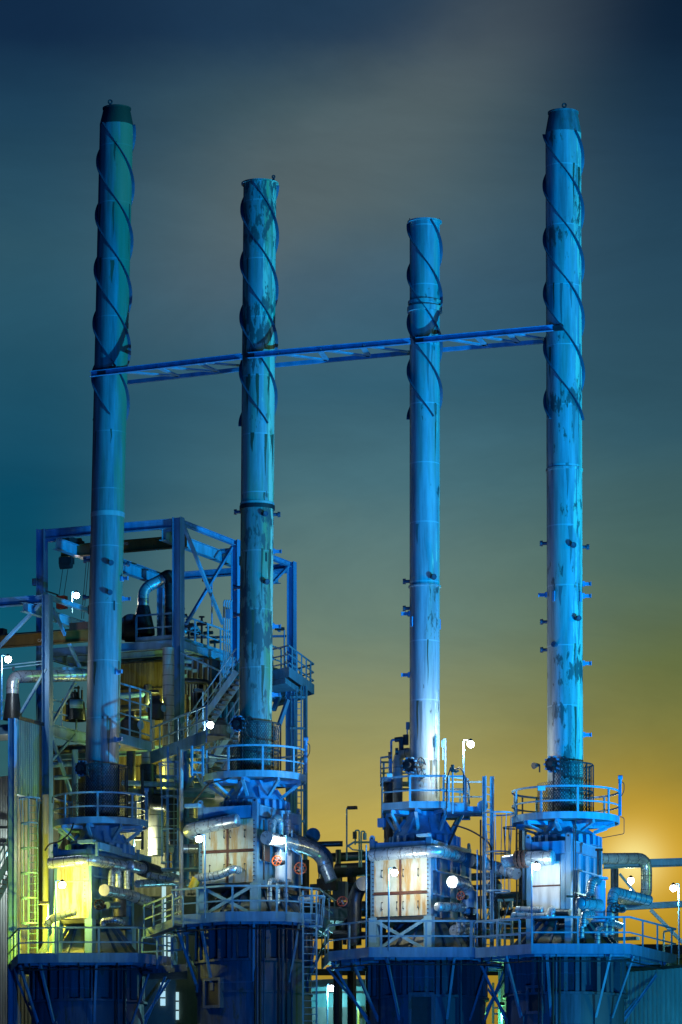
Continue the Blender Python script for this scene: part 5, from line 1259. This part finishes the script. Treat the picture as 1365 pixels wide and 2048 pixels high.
t = tag(M().tube(fillet([P(908, 1650, 164.2), P(940, 1660, 164), P(965, 1675, 163.8), P(983, 1690, 163.6), P(983, 1740, 163.6)], .5), .035, 7).build('cable', 'black'), 'black cable sagging from the angular platform to the ladder cage', 'cable')
t = tag(M().tube(fillet([P(898, 1690, 164.6), P(908, 1668, 164.4), P(924, 1630, 164.2)], .3), .05, 7).build('drain_pipe', 'black'), 'black slanting drain pipe below the angular platform', 'pipe')
# second ladder, far side of the right platform
ladder('cage_ladder', 'slim dark ladder and cage left of the round platform of the flaking stack', V((P(1040, 1800, 166.3).x, 166.3, zat(1815, 166.3))), V((P(1040, 1590, 166.3).x, 166.3, zat(1592, 166.3))), .36, V((-.8, -.6, 0)), True, 'dark', 1.6, 'caged ladders', .34, .3, 1.6)
# horn / sensor masts on the round platforms
for i, (px, py0, py1, lab) in enumerate(((1241, 1632, 1553, 'sensor mast on the right edge of the flaking stack platform'), (612, 1545, 1476, 'sensor mast on the right edge of the blotchy stack platform'), (293, 1640, 1578, 'sensor mast on the right edge of the left stack platform'))):
    Y = [163.6, 168.4, 171.6][i]; t = thing('sensor_mast', lab, 'sensor', P(px, py0, Y), 'sensor masts')
    M().bar(P(px, py0, Y), P(px, py1+14, Y), .10, .08).build('post', 'blue', t); M().tube([P(px, py1+15, Y), P(px, py1, Y)], .07, 8).tube([P(px-4, py1+2, Y), P(px+5, py1+2, Y)], .09, 10).build('sensor_head', 'blue', t)
    M().tube(fillet([P(px+2, py1+10, Y), P(px+8, py1+14, Y), P(px+8, py1+30, Y), P(px+2, py1+40, Y)], .15), .018, 5).build('hose', 'black', t)
t = tag(M().tube(fillet([P(1241, 1634, 163.5), P(1249, 1636, 163.5), P(1249, 1668, 163.5), P(1185, 1680, 164.5)], .08), .016, 5).build('thin_line', 'dark'), 'thin looped line below the round platform of the flaking stack', 'pipe')
t = thing('horn', 'small horn on a bracket left of the mesh guard of the flaking stack', 'horn', P(1076, 1532, 163.6)); M().bar(P(1080, 1545, 163.6), P(1080, 1530, 163.6), .05, .04).build('bracket', 'dark', t); M().tube([P(1079, 1530, 163.6), P(1068, 1532, 163.4)], .1, 10, rads=[.05, .14]).build('bell', 'dark', t)
t = tag(M().box(P(1084, 1577, 161.7), .30, .03, .18, V((1,0,0)), V((0,1,0))).build('name_plate', 'white'), 'white plate on the rail of the flaking stack platform', 'sign')
t = tag(M().box(P(836, 1561 - 10, 163.9) - V((1.12, 0, .0)), .22, .03, .14, V((1,0,0)), V((0,1,0))).build('name_plate', 'white'), 'white plate on the rail of the angular platform', 'sign')
# black hoses
for pts, lab in (([P(90, 1702, 170), P(98, 1688, 170), P(118, 1685, 170), P(140, 1668, 170), P(150, 1640, 170.4)], 'black hose looping from the ladder cage to the left round platform'),
                 ([P(386, 1605, 168), P(400, 1590, 167.5), P(418, 1566, 167), P(452, 1560, 167), P(470, 1550, 167)], 'black hose under the blotchy stack platform')):
    tag(M().tube(fillet(pts, .5), .035, 7).build('hose', 'black'), lab, 'hose')
# cable tray / stubs in front of the left hopper
tag(M().box(P(174, 1684, 169), .72, .3, .14).build('cable_tray', 'steel'), 'pale tray end in front of the hopper of the left stack', 'tray')
tag(M().box(P(386, 1612, 166), .62, .3, .14).build('cable_tray', 'steel'), 'pale tray end at the upper left of the large casing', 'tray')
tag(M().box(P(848, 1671, 163), .50, .3, .10).build('cable_tray', 'steel'), 'pale tray end on the roof of the third casing', 'tray')
t = thing('roof_rail', 'pale blue beam with upright stubs along the roof of the left casing', 'beam', P(240, 1700, 170)); M().bar(P(196, 1692, 168.8), P(300, 1722, 174.0), .16, .30).build('beam', 'steel', t); M().bar(P(194, 1685, 168.7), P(194, 1712, 168.7), .12, .1).build('upright', 'steel', t); M().bar(P(276, 1700, 172.6), P(276, 1722, 172.6), .12, .1).build('upright', 'steel', t)

# link deck between furnaces 1 and 2 (yellow-lit) and 3 and 4
t = thing('link_walkway', 'yellow-lit sloping walkway between the left and second furnaces', 'platform', P(310, 1860, 167))
zl = HT[0]['zd'] + .35; zl2 = HT[1]['zd'] - .12
w0 = at_z(P(288, 1868, 169.0), zat(1868, 169.0)); w1 = P(346, 1846, 165.8); w2 = at_z(w0 + B*.9, w0.z); w3 = at_z(w1 + B*.9, w1.z)
M().add([w0, w1, w3, w2, w0 - Zu*.08, w1 - Zu*.08, w3 - Zu*.08, w2 - Zu*.08], [(0,1,2,3), (7,6,5,4), (0,4,5,1), (1,5,6,2), (2,6,7,3), (3,7,4,0)]).build('deck', 'grate', t)
railing(t, [w0, w1], 1.15, 1.3, False, 'steel', (.5,), (-.18, .16)); railing(t, [w2 + B*.0, w3], 1.15, 1.3, False, 'steel', (.5,), None)
t = thing('link_walkway', 'walkway joining the decks of the third and right furnaces', 'platform', P(990, 1900, 162))
zd = HT[2]['zd']; w0 = P(944, 1905, 162.9); w1 = P(1040, 1897, 161.8); w1.z = w0.z = min(w0.z, w1.z)
M().prism([w0, w1, w1 + V((.2, 1.6, 0)), w0 + V((.2, 1.6, 0))], w0.z-.07, w0.z).build('deck', 'grate', t); railing(t, [w0, w1], 1.2, 1.9, False, 'steel', (.5,), (-.22, .16), 'blue')
t = thing('lower_deck', 'shadowed lower deck behind the link between the left and second furnaces', 'platform', P(330, 1940, 171))
lp = [P(285, 1925, 170), P(375, 1938, 168.6), P(375, 1938, 173), P(285, 1925, 173)]; zz = zat(1932, 169.5); lp = [at_z(p, zz) for p in lp]
M().prism(lp, zz-.3, zz).build('deck', 'tank', t); railing(t, [lp[0], lp[1]], 1.2, .9, False, 'blue', (.5,), None)

# cage top on the second furnace's deck with the ladder below
ladder('cage_ladder', 'ladder with open flared top at the right end of the second furnace deck', V((P(620, 2100, 164.6).x, 164.6, zat(2110, 164.6))), V((P(620, 1778, 164.6).x, 164.6, zat(1782, 164.6))), .56, V((.25, -.97, 0)), True, 'steel', 5.1, 'caged ladders', .42, .27, 1.2)
# ================================================================ PIPE RACK BETWEEN THE FURNACES, BACKGROUND
t = thing('pipe_rack', 'dark pipe rack between the second and third furnaces', 'pipe rack', P(690, 1950, 178))
for x in (676, 704): M().ibeam(V((P(x, 1900, 178).x, 178, 0)), P(x, 1752, 178), .3, .3, A).build('post', 'black', t)
for x in (610, 740): M().ibeam(V((P(x, 1900, 180).x, 180, 0)), P(x, 1720, 180), .3, .3, A).build('post', 'black', t)
for y in (1812, 1846): M().bar(P(600, y, 177.6), P(760, y-4, 177.6), .2, .22).build('cross_beam', 'black', t)
rk = [('thin dark pipe with an upturned elbow along the top of the pipe rack', [P(612, 1690, 176), P(676, 1688, 176), P(686, 1688, 176)], .12, .2), ('long dark pipe just below the thin one on the pipe rack', [P(640, 1717, 176.5), P(750, 1711, 177)], .20, .3),
      ('fat dark-blue pipe with a pale label, left of the third casing', [P(672, 1742, 175.5), P(752, 1738, 175)], .30, .3), ('dark pipe low on the rack, first below the gap of sky', [P(620, 1772, 176), P(735, 1768, 176)], .07, .2),
      ('dark pipe low on the rack, second below the gap of sky', [P(620, 1778, 176.4), P(735, 1775, 176.4)], .07, .2), ('sagging dark pipe over the lower deck rails', [P(640, 1792, 175), P(720, 1800, 175)], .10, .2),
      ('thick black pipe along the bottom of the pipe rack', [P(590, 1822, 177), P(742, 1818, 177)], .34, .3), ('dark upright with a T-top in the pipe rack', [P(677, 1700, 175.6), P(677, 1780, 175.6)], .12, .2),
      ('black riser with collar in the pipe rack', [P(650, 1740, 177), P(650, 1850, 177)], .28, .3)]
for lab, pts, r_, b_ in rk: pipe('rack_pipe', lab, 'pipe', pts, r_, 'darkpipe', bands=0, bend=b_, group='pipes on the central rack')
t = tag(M().box(P(656, 1770, 174.6), .9, .3, .5).build('valve_block', 'black'), 'black valve block left of the rack upright', 'valve')
t = tag(M().box(P(681, 1783, 174.6), .6, .3, .8).build('actuator_box', 'tank'), 'dark blue actuator box on the rack upright', 'valve')
tag(M().box(P(688, 1733, 174.2), .24, .02, .08, V((1,0,0)), V((0,1,0))).build('pipe_label', 'white'), 'pale label on the fat dark-blue pipe', 'label')
t = thing('sampling_frame', 'thin blue frame with two hanging sample pots, above the pipe rack', 'frame', P(722, 1720, 174))
M().tube(fillet([P(711, 1690, 174), P(711, 1661, 174), P(719, 1661, 174), P(719, 1735, 174)], .08), .035, 6).build('tube', 'steel', t); M().tube(fillet([P(723, 1735, 174), P(723, 1663, 174), P(730, 1663, 174), P(730, 1680, 174)], .08), .035, 6).build('tube', 'steel', t)
M().tube([P(710, 1664, 174), P(710, 1678, 174)], .09, 10).build('sample_pot', 'dark', t); M().tube([P(730, 1667, 174), P(730, 1680, 174)], .08, 10).build('sample_pot', 'blue', t)
M().tube([P(694, 1694, 174), P(708, 1685, 174), P(742, 1685, 174)], .045, 6).tube([P(694, 1690, 174), P(706, 1700, 174), P(728, 1702, 174)], .03, 6).build('support_arm', 'steel', t)
t = thing('pump_shelter', 'dark blue sloping casing over the lower deck between the furnaces', 'housing', P(665, 1840, 172)); M().extrude([(-.9,-.35),(.9,-.35),(.9,.15),(-.9,.4)], P(640, 1826, 172), P(705, 1832, 172) , Zu).build('housing', 'tank', t)
# pipes between third and right furnaces (silhouettes before the glow)
rk2 = [('dark pipe at mid height between the third and right furnaces', [P(940, 1755, 172), P(1062, 1748, 172)], .16), ('thick black pipe between the third casing and the right furnace', [P(950, 1806, 173), P(1062, 1800, 173)], .28), ('thin dark pipe above the link walkway', [P(950, 1842, 172), P(1075, 1842, 172)], .08), ('thin dark pipe close above the link walkway, lower one', [P(950, 1862, 172), P(1075, 1862, 172)], .10), ('black riser behind the flared ladder cage', [P(992, 1770, 171.5), P(992, 1870, 171.5)], .3), ('thin dark upright behind the slim dark ladder', [P(1043, 1660, 168), P(1043, 1800, 168)], .11)]
for lab, pts, r_ in rk2: pipe('rack_pipe', lab, 'pipe', pts, r_, 'darkpipe', bands=0, group='pipes between the third and right furnaces')
t = tag(M().lathe([(zat(1800, 173), .3), (zat(1770, 173), .34), (zat(1757, 173), .1)], P(990, 1800, 173), 14).build('valve_bonnet', 'black'), 'black rounded valve bonnet behind the flared ladder cage', 'valve')
t = thing('pipe_bent', 'dark goal-post support behind the third furnace rails', 'frame', P(1010, 1900, 171))
for x in (1000, 1024): M().bar(V((P(x, 1900, 171).x, 171, 0)), P(x, 1800, 171), .1, .1).build('post', 'steel', t)
M().bar(P(996, 1802, 171), P(1028, 1800, 171), .1, .1).build('cross_bar', 'steel', t)
# right-hand pipe bridge
t = thing('pipe_bridge', 'blue steel pipe bridge running out of the right margin', 'pipe bridge', P(1300, 1810, 173))
M().ibeam(P(1208, 1730, 171.6), P(1420, 1723, 173.5), .3, .34, Zu).build('upper_beam', 'blue', t); M().ibeam(P(1248, 1815, 172.6), P(1420, 1806, 173.6), .28, .26, Zu).build('lower_beam', 'blue', t)
M().bar(P(1302, 1820, 172.8), P(1385, 1905, 172.8), .16, .14).build('brace', 'blue', t); M().ibeam(V((P(1230, 1800, 172.4).x, 172.4, 0)), P(1230, 1738, 172.4), .26, .26, A).build('post', 'tank', t); M().bar(P(1240, 1748, 172.2), P(1274, 1790, 172.2), .1, .1).build('brace', 'blue', t)
M().ibeam(V((P(1440, 1800, 173.4).x, 173.4, 0)), P(1440, 1723, 173.4), .26, .26, A).build('post', 'tank', t)
t = tag(M().box(P(1256, 1878, 166), .9, .4, .12).build('cable_tray', 'steel'), 'pale green tray beyond the rail of the right furnace deck', 'tray')
# storage tanks and works far behind (seen as dark shapes against the glow)
def vessel(label, px, py, Y, r, mat='darkclad'):
    c = P(px, py, Y); t = thing('storage_tank', label, 'tank', at_z(c, 0), 'storage tanks behind the plant'); M().lathe([(0, r), (c.z, r), (c.z + r*.14, r*.5), (c.z + r*.16, .05)], c, 40).build('tank_wall', mat, t)
    M().lathe([(c.z-.3, r+.02), (c.z-.3, r+.08), (c.z-.2, r+.08), (c.z-.2, r+.02)], c, 40).build('rim', 'dark', t); return t
vessel('squat tank with a pale teal roof edge beside the cool star lamp', 690, 1985, 186, 3.4, 'tealclad')
vessel('broad tank half hidden behind the rails at the right of the plant', 1300, 1925, 215, 5.2, 'ochreclad')
t = thing('far_pipe_rack', 'far dark pipe rack in the haze behind the furnaces', 'pipe rack', V((4, 205, 0)))
for k in range(5): M().bar(V((-8 + k*5, 205, 0)), V((-8 + k*5, 205, zat(1850, 205))), .4, .4).build('post', 'black', t)
for y in (1850, 1872, 1905, 1945): M().bar(V((-9, 205, zat(y, 205))), V((13.4, 205, zat(y, 205))), .4, .3).build('pipe_tier', 'black', t)
# low building and ribbed shed
t = thing('ribbed_shed', 'dark ribbed metal shed in the lower right corner', 'shed', P(1310, 2000, 164))
s0, s1 = P(1243, 1946, 166.5), P(1420, 1940, 163.0); d = (s1-s0).normalized()
corrug(M(), at_z(s0, 0), at_z(s1, 0), 0, s0.z, .235, .09, .3).build('corrugated_wall', 'clad', t); M().bar(s0 + Zu*.06, at_z(s1, s0.z) + Zu*.06, .25, .10).build('eaves_trim', 'rust', t)
t = thing('low_building', 'dim low building with a teal sign board behind the cool star lamp', 'building', P(690, 2048, 182))
b0, b1 = P(625, 2015, 182.5), P(725, 2015, 182.5)
M().box(V(((b0.x+b1.x)/2, 183.5, b0.z/2)), b1.x-b0.x, 2, b0.z, V((1,0,0)), V((0,1,0))).build('wall', 'darkclad', t); M().box(P(710, 2012, 181.6), .45, .1, .38, V((1,0,0)), V((0,1,0))).build('sign_board', 'tealclad', t)
for x in (706, 718): M().bar(V((P(x, 2040, 181.3).x, 181.3, 0)), P(x, 2016, 181.3), .09, .09).build('post', 'yellow', t)
t = thing('window_bay', 'bright cold-lit gap with mullions between the left and second furnaces', 'building', P(330, 1960, 176))
wb = P(330, 1900, 176); M().box(V((wb.x, 176.8, wb.z/2 + 1)), 3.2, 1.4, wb.z + 2.6, V((1,0,0)), V((0,1,0))).build('wall', 'darkclad', t)
for (x0, x1, y0, y1) in ((324, 332, 1768, 1918), (336, 341, 1870, 1920), (321, 331, 1966, 2012), (352, 358, 1985, 2040)):
    a, b = P(x0, y1, 176), P(x1, y0, 176); o = M().box((a+b)/2, b.x-a.x, .08, b.z-a.z, V((1,0,0)), V((0,1,0))).build('window', 'window', t)
    m = M()
    for k in (1, 2): m.bar(V((a.x, 175.92, a.z + (b.z-a.z)*k/3)), V((b.x, 175.92, a.z + (b.z-a.z)*k/3)), .05, .06)
    m.build('glazing_bar', 'dark', o)
t = thing('green_doorway', 'green-lit posts and frames under the right furnace deck', 'frame', P(1010, 2000, 172))
M().box(P(1011, 2002, 172), .42, .4, 2.2).build('column', 'clad', t)
for x, y0, y1 in ((987, 1966, 2048), (1002, 1996, 2046), (1000, 1970, 1990)): M().bar(P(x, y1, 172.6), P(x, y0, 172.6), .08, .08).build('upright', 'clad', t)
for y in (1996, 2016, 2028): M().bar(P(985, y, 172.7), P(1030, y+2, 172.7), .06, .07).build('rail', 'clad', t)
lamp_post('hidden green-white lamp under the right furnace deck', V((P(1004, 1960, 170.2).x, 170.2, zat(2060, 170.2))), 1.0, 200, (.25, 1, .35), lit=False, head=V((0, -.1, 0)))
lamp_post('lamp lighting the yellow corrugated tower, hidden behind the left deck rail', V((P(97, 1905, 170.0).x, 170.0, zat(1905, 170.0))), 2.0, 1000, (1, .88, .06), lit=False, head=V((-.1, 0, 0)))
lamp_post('lamp on the building wall lighting the tall banded ducts yellow', V((P(290, 1560, 178.4).x, 178.4, zat(1590, 178.4))), 1.0, 210, (1, .9, .12), lit=False, head=V((.1, 0, 0)))
lamp_post('lamp lighting the pale wall behind the left round platform', V((P(268, 1720, 177.4).x, 177.4, zat(1735, 177.4))), 1.2, 520, (1, .97, .55), lit=False, head=V((.1, 0, 0)))
lamp_post('lamp high on the building wall among the dark cladding', V((P(300, 1440, 179.6).x, 179.6, zat(1440, 179.6))), 1.2, 110, (.9, .9, .2), lit=False, head=V((.1, 0, 0)))
lamp_post('hooded flood lamp glaring behind the square-turned duct', V((P(1262, 1790, 178).x, 178, zat(1800, 178))), .95, 500, (1, .86, .4), head=V((0, -.1, 0)))

lamp_post('lamp below the picture that lights the ribbed shed', V((P(1330, 2120, 158).x, 158, zat(2150, 158))), .9, 900, (.03, .45, .7), lit=False, head=V((.1, 0, 0)))

# extra gear on and behind the decks of the third and right furnaces
G2 = 'small pipes and fittings on the right-hand decks'
for lab, pts, r_, m_ in (
  ('thin blue conduit rising beside the wheel of the third casing', [P(955, 1895, 163.6), P(955, 1700, 163.6)], .03, 'blue'),
  ('thin dark conduit rising left of the flared ladder cage', [P(962, 1895, 164.6), P(962, 1640, 164.6)], .035, 'dark'),
  ('bent blue conduit crossing the third casing below the roof', [P(872, 1700, 163.8), P(872, 1742, 163.8), P(930, 1756, 165.2), P(930, 1800, 165.2)], .03, 'blue'),
  ('dark pipe with a kink above the link walkway', [P(946, 1776, 169), P(990, 1774, 169), P(1000, 1790, 169), P(1060, 1788, 169)], .11, 'darkpipe'),
  ('slanting thin rod behind the link walkway, left', [P(968, 1850, 166), P(992, 1790, 166)], .03, 'steel'),
  ('slanting thin rod behind the link walkway, right', [P(1000, 1862, 166), P(1020, 1806, 166)], .03, 'steel'),
  ('black hose looped over the link walkway', [P(986, 1806, 165.5), P(992, 1794, 165.5), P(1008, 1796, 165.5), P(1012, 1830, 165.5)], .035, 'black'),
  ('blue riser behind the plain blue panels', [P(1050, 1660, 165.5), P(1050, 1800, 165.5)], .09, 'blue'),
  ('thin dark line down the right casing corner', [P(1148, 1650, 160.8), P(1148, 1890, 160.8)], .025, 'dark'),
  ('second thin dark line down the right casing corner', [P(1152, 1640, 160.9), P(1152, 1885, 160.9)], .025, 'dark'),
  ('low pale pipe behind the rails of the right deck', [P(1085, 1862, 163), P(1140, 1866, 162.4)], .10, 'clad'),
  ('dark low pipe behind the rails left of the third casing', [P(668, 1868, 166), P(730, 1872, 165.6)], .16, 'darkpipe'),
  ('bent dark pipe rising behind the rails left of the third casing', [P(690, 1890, 166.4), P(690, 1840, 166.4), P(716, 1830, 166.4), P(716, 1800, 166.4)], .09, 'darkpipe'),
  ('blue conduit up the left corner of the third casing', [P(733, 1895, 162.9), P(733, 1690, 162.9)], .03, 'steel'),
  ('thin black pipe hanging in front of the large casing side wall', [P(528, 1640, 165.2), P(528, 1760, 165.2)], .035, 'black'),
  ('bent conduit over the large casing side wall', [P(584, 1660, 166.8), P(584, 1700, 166.8), P(604, 1712, 167.4), P(604, 1770, 167.4)], .03, 'blue')):
    pipe('small_pipe', lab, 'pipe', pts, r_, m_, bend=.15, bands=0, group=G2, seg=8)
for k, (x, y, Y, lab) in enumerate(((944, 1836, 165.0, 'squat valve body behind the corner post of the link walkway'), (1016, 1826, 168.0, 'dark valve body over the link walkway'), (700, 1856, 167, 'dark valve body behind the rails left of the third casing'), (1130, 1852, 161.8, 'dark valve body low before the right casing'), (612, 1800, 167.5, 'shiny valve body at the far end of the large casing deck'))):
    p = P(x, y, Y); t = thing('gate_valve', lab, 'valve', p)
    M().tube([p - A*.26, p + A*.26], .12, 12).tube([p - A*.28, p - A*.22], .18, 12).tube([p + A*.22, p + A*.28], .18, 12).build('valve_body', 'pipe' if k == 4 else 'darkpipe', t)
    M().tube([p, p + Zu*.38], .06, 8).build('bonnet', 'dark', t)
    M().tube([p + Zu*.38 + V((.14*math.cos(q), .14*math.sin(q), 0)) for q in [j*PI/8 for j in range(17)]], .018, 5, caps=False).bar(p + Zu*.38 - A*.13, p + Zu*.38 + A*.13, .02, .02).build('wheel', 'rust', t)
# ================================================================ CLUTTER OF THE LEFT STRUCTURE
def small(lab, pts, r, mat='darkpipe', bend=.2, bands=0, name='process_pipe'): return pipe(name, lab, 'pipe', pts, r, mat, bend=bend, bands=bands, group='process pipes of the left structure')
for lab, pts, r_, m_, bd in (
  ('blue pipe running level under the upper deck, highest of its run', [P(366, 1322, 181), P(470, 1330, 182)], .10, 'blue', 0),
  ('blue pipe running level under the upper deck, just below the highest', [P(366, 1336, 181), P(470, 1345, 182)], .08, 'blue', 0),
  ('dark pipe with a drop leg beside the equipment cabinet', [P(370, 1362, 180), P(420, 1364, 180), P(420, 1440, 180)], .12, 'darkpipe', 0),
  ('pale thin pipe slanting under the upper deck to the long stair', [P(362, 1306, 178.6), P(440, 1342, 178.6), P(446, 1356, 178.6), P(446, 1380, 178.6)], .045, 'steel', 0),
  ('shiny short duct lying on the upper deck right of the near frame post', [P(368, 1262, 184), P(386, 1252, 184), P(396, 1270, 184)], .2, 'pipe', .5),
  ('blue pipe along the back of the railed landing', [P(240, 1392, 180), P(300, 1388, 180)], .13, 'blue', 0),
  ('dark fat pipe behind the railed landing with an upturned end', [P(242, 1418, 180), P(296, 1414, 180), P(296, 1370, 180)], .18, 'darkpipe', 0),
  ('second blue pipe along the back of the railed landing, lower', [P(240, 1440, 180), P(304, 1436, 180)], .09, 'blue', 0),
  ('teal pipe under the link walkway, topmost of three', [P(300, 1552, 177), P(400, 1560, 176)], .09, 'steel', 0),
  ('teal pipe under the link walkway, middle of three', [P(244, 1566, 177), P(404, 1572, 176)], .12, 'steel', 0),
  ('teal pipe under the link walkway, lowest of three', [P(252, 1584, 177.4), P(410, 1586, 176)], .16, 'dullpipe', .5),
  ('dark riser behind the left mesh guard', [P(262, 1500, 178), P(262, 1660, 178)], .2, 'darkpipe', 0),
  ('thin dark riser right of the left mesh guard', [P(285, 1540, 176), P(285, 1700, 176)], .06, 'dark', 0),
  ('pale riser with a bonnet between the landing and the tall ducts', [P(293, 1505, 177.5), P(293, 1572, 177.5)], .22, 'clad', .5),
  ('yellow-lit thin riser left of the tall banded duct', [P(306, 1440, 178), P(306, 1500, 178)], .08, 'clad', 0),
  ('teal riser behind the caged ladder with tall hoops', [P(380, 1560, 175), P(380, 1740, 175)], .16, 'clad', .6),
  ('pale level pipe left of the large casing, upper', [P(362, 1588, 173), P(430, 1590, 173)], .14, 'steel', 0),
  ('pale teal level duct left of the large casing, lower', [P(364, 1604, 173.5), P(452, 1606, 173.5)], .28, 'clad', 0),
  ('bright short pipe left of the rust-streaked panels', [P(366, 1698, 170.5), P(396, 1698, 170.5)], .19, 'pipe', .5),
  ('shiny long pipe crossing behind the foot of the tall ladder', [P(296, 1750, 172.5), P(372, 1766, 172)], .14, 'pipe', .35),
  ('upright shiny pipe under the crossing long pipe', [P(352, 1772, 171.6), P(352, 1840, 171.6)], .16, 'pipe', .5),
  ('dark pipe behind the left portal braces, upper', [P(104, 1502, 178), P(176, 1498, 178)], .16, 'darkpipe', 0),
  ('blue pipe behind the left portal braces, middle', [P(104, 1530, 178), P(176, 1526, 178)], .12, 'blue', 0),
  ('blue pipe behind the left portal braces, lower', [P(108, 1556, 177.5), P(160, 1553, 177.5)], .10, 'blue', 0),
  ('blue drop pipe behind the left mesh guard', [P(150, 1500, 177), P(150, 1640, 177)], .14, 'blue', 0),
  ('dark pipe bend left of the hopper of the left stack', [P(104, 1600, 175), P(128, 1602, 175), P(128, 1680, 175)], .15, 'darkpipe', 0),
  ('pale brace-like pipe slanting left of the hopper of the left stack', [P(106, 1708, 174), P(132, 1660, 174)], .09, 'steel', 0)):
    small(lab, pts, r_, m_, .3, bd)
for k, (x, y, w, hh, lab) in enumerate(((262, 1452, .9, 1.0, 'dark motor block on the railed landing'), (312, 1418, .7, .9, 'dark valve actuator hanging right of the railed landing'), (440, 1460, .9, .8, 'blue-grey box under the long stair'), (300, 1600, .8, .8, 'dark filter pot behind the left round platform'))):
    c = P(x, y, 178.5 - k*.3); t = thing('equipment_box', lab, 'equipment', c - Zu*hh/2)
    M().lathe([(c.z-hh/2, w*.3), (c.z-hh/2, w*.5), (c.z+hh*.2, w*.5), (c.z+hh*.35, w*.3), (c.z+hh/2, w*.2)], c, 14).build('body', 'black' if k != 2 else 'tank', t)
    M().tube([c - A*w*.6, c + A*w*.6], w*.22, 10).build('cross_pipe', 'blue', t); M().tube([c + Zu*hh*.55 - A*.2, c + Zu*hh*.55 + A*.2], .09, 8).build('top_valve', 'dark', t)
t = thing('cross_frame', 'light blue truss bay under the link walkway left of the blotchy stack', 'steel frame', P(390, 1600, 174))
for x in (372, 410): M().ibeam(P(x, 1760, 174.5), P(x, 1500, 174.5), .2, .2, A).build('post', 'blue', t)
for y in (1512, 1580, 1640, 1700): M().bar(P(372, y, 174.4), P(470, y+3, 173.6), .12, .16).build('beam', 'steel', t)
M().bar(P(374, 1576, 174.3), P(408, 1516, 174.3), .09, .09).build('brace', 'steel', t); M().bar(P(374, 1516, 174.2), P(408, 1576, 174.2), .09, .09).build('brace', 'steel', t)
t = thing('access_gate', 'light blue gate frame at the left of the blotchy stack platform', 'gate', P(396, 1545, 167))
for x in (384, 406): M().bar(P(x, 1552, 167.2), P(x, 1492, 167.2), .08, .08).build('gate_post', 'steel', t)
for y in (1500, 1525, 1545): M().bar(P(384, y, 167.2), P(406, y+1, 167.2), .05, .07).build('gate_rail', 'steel', t)
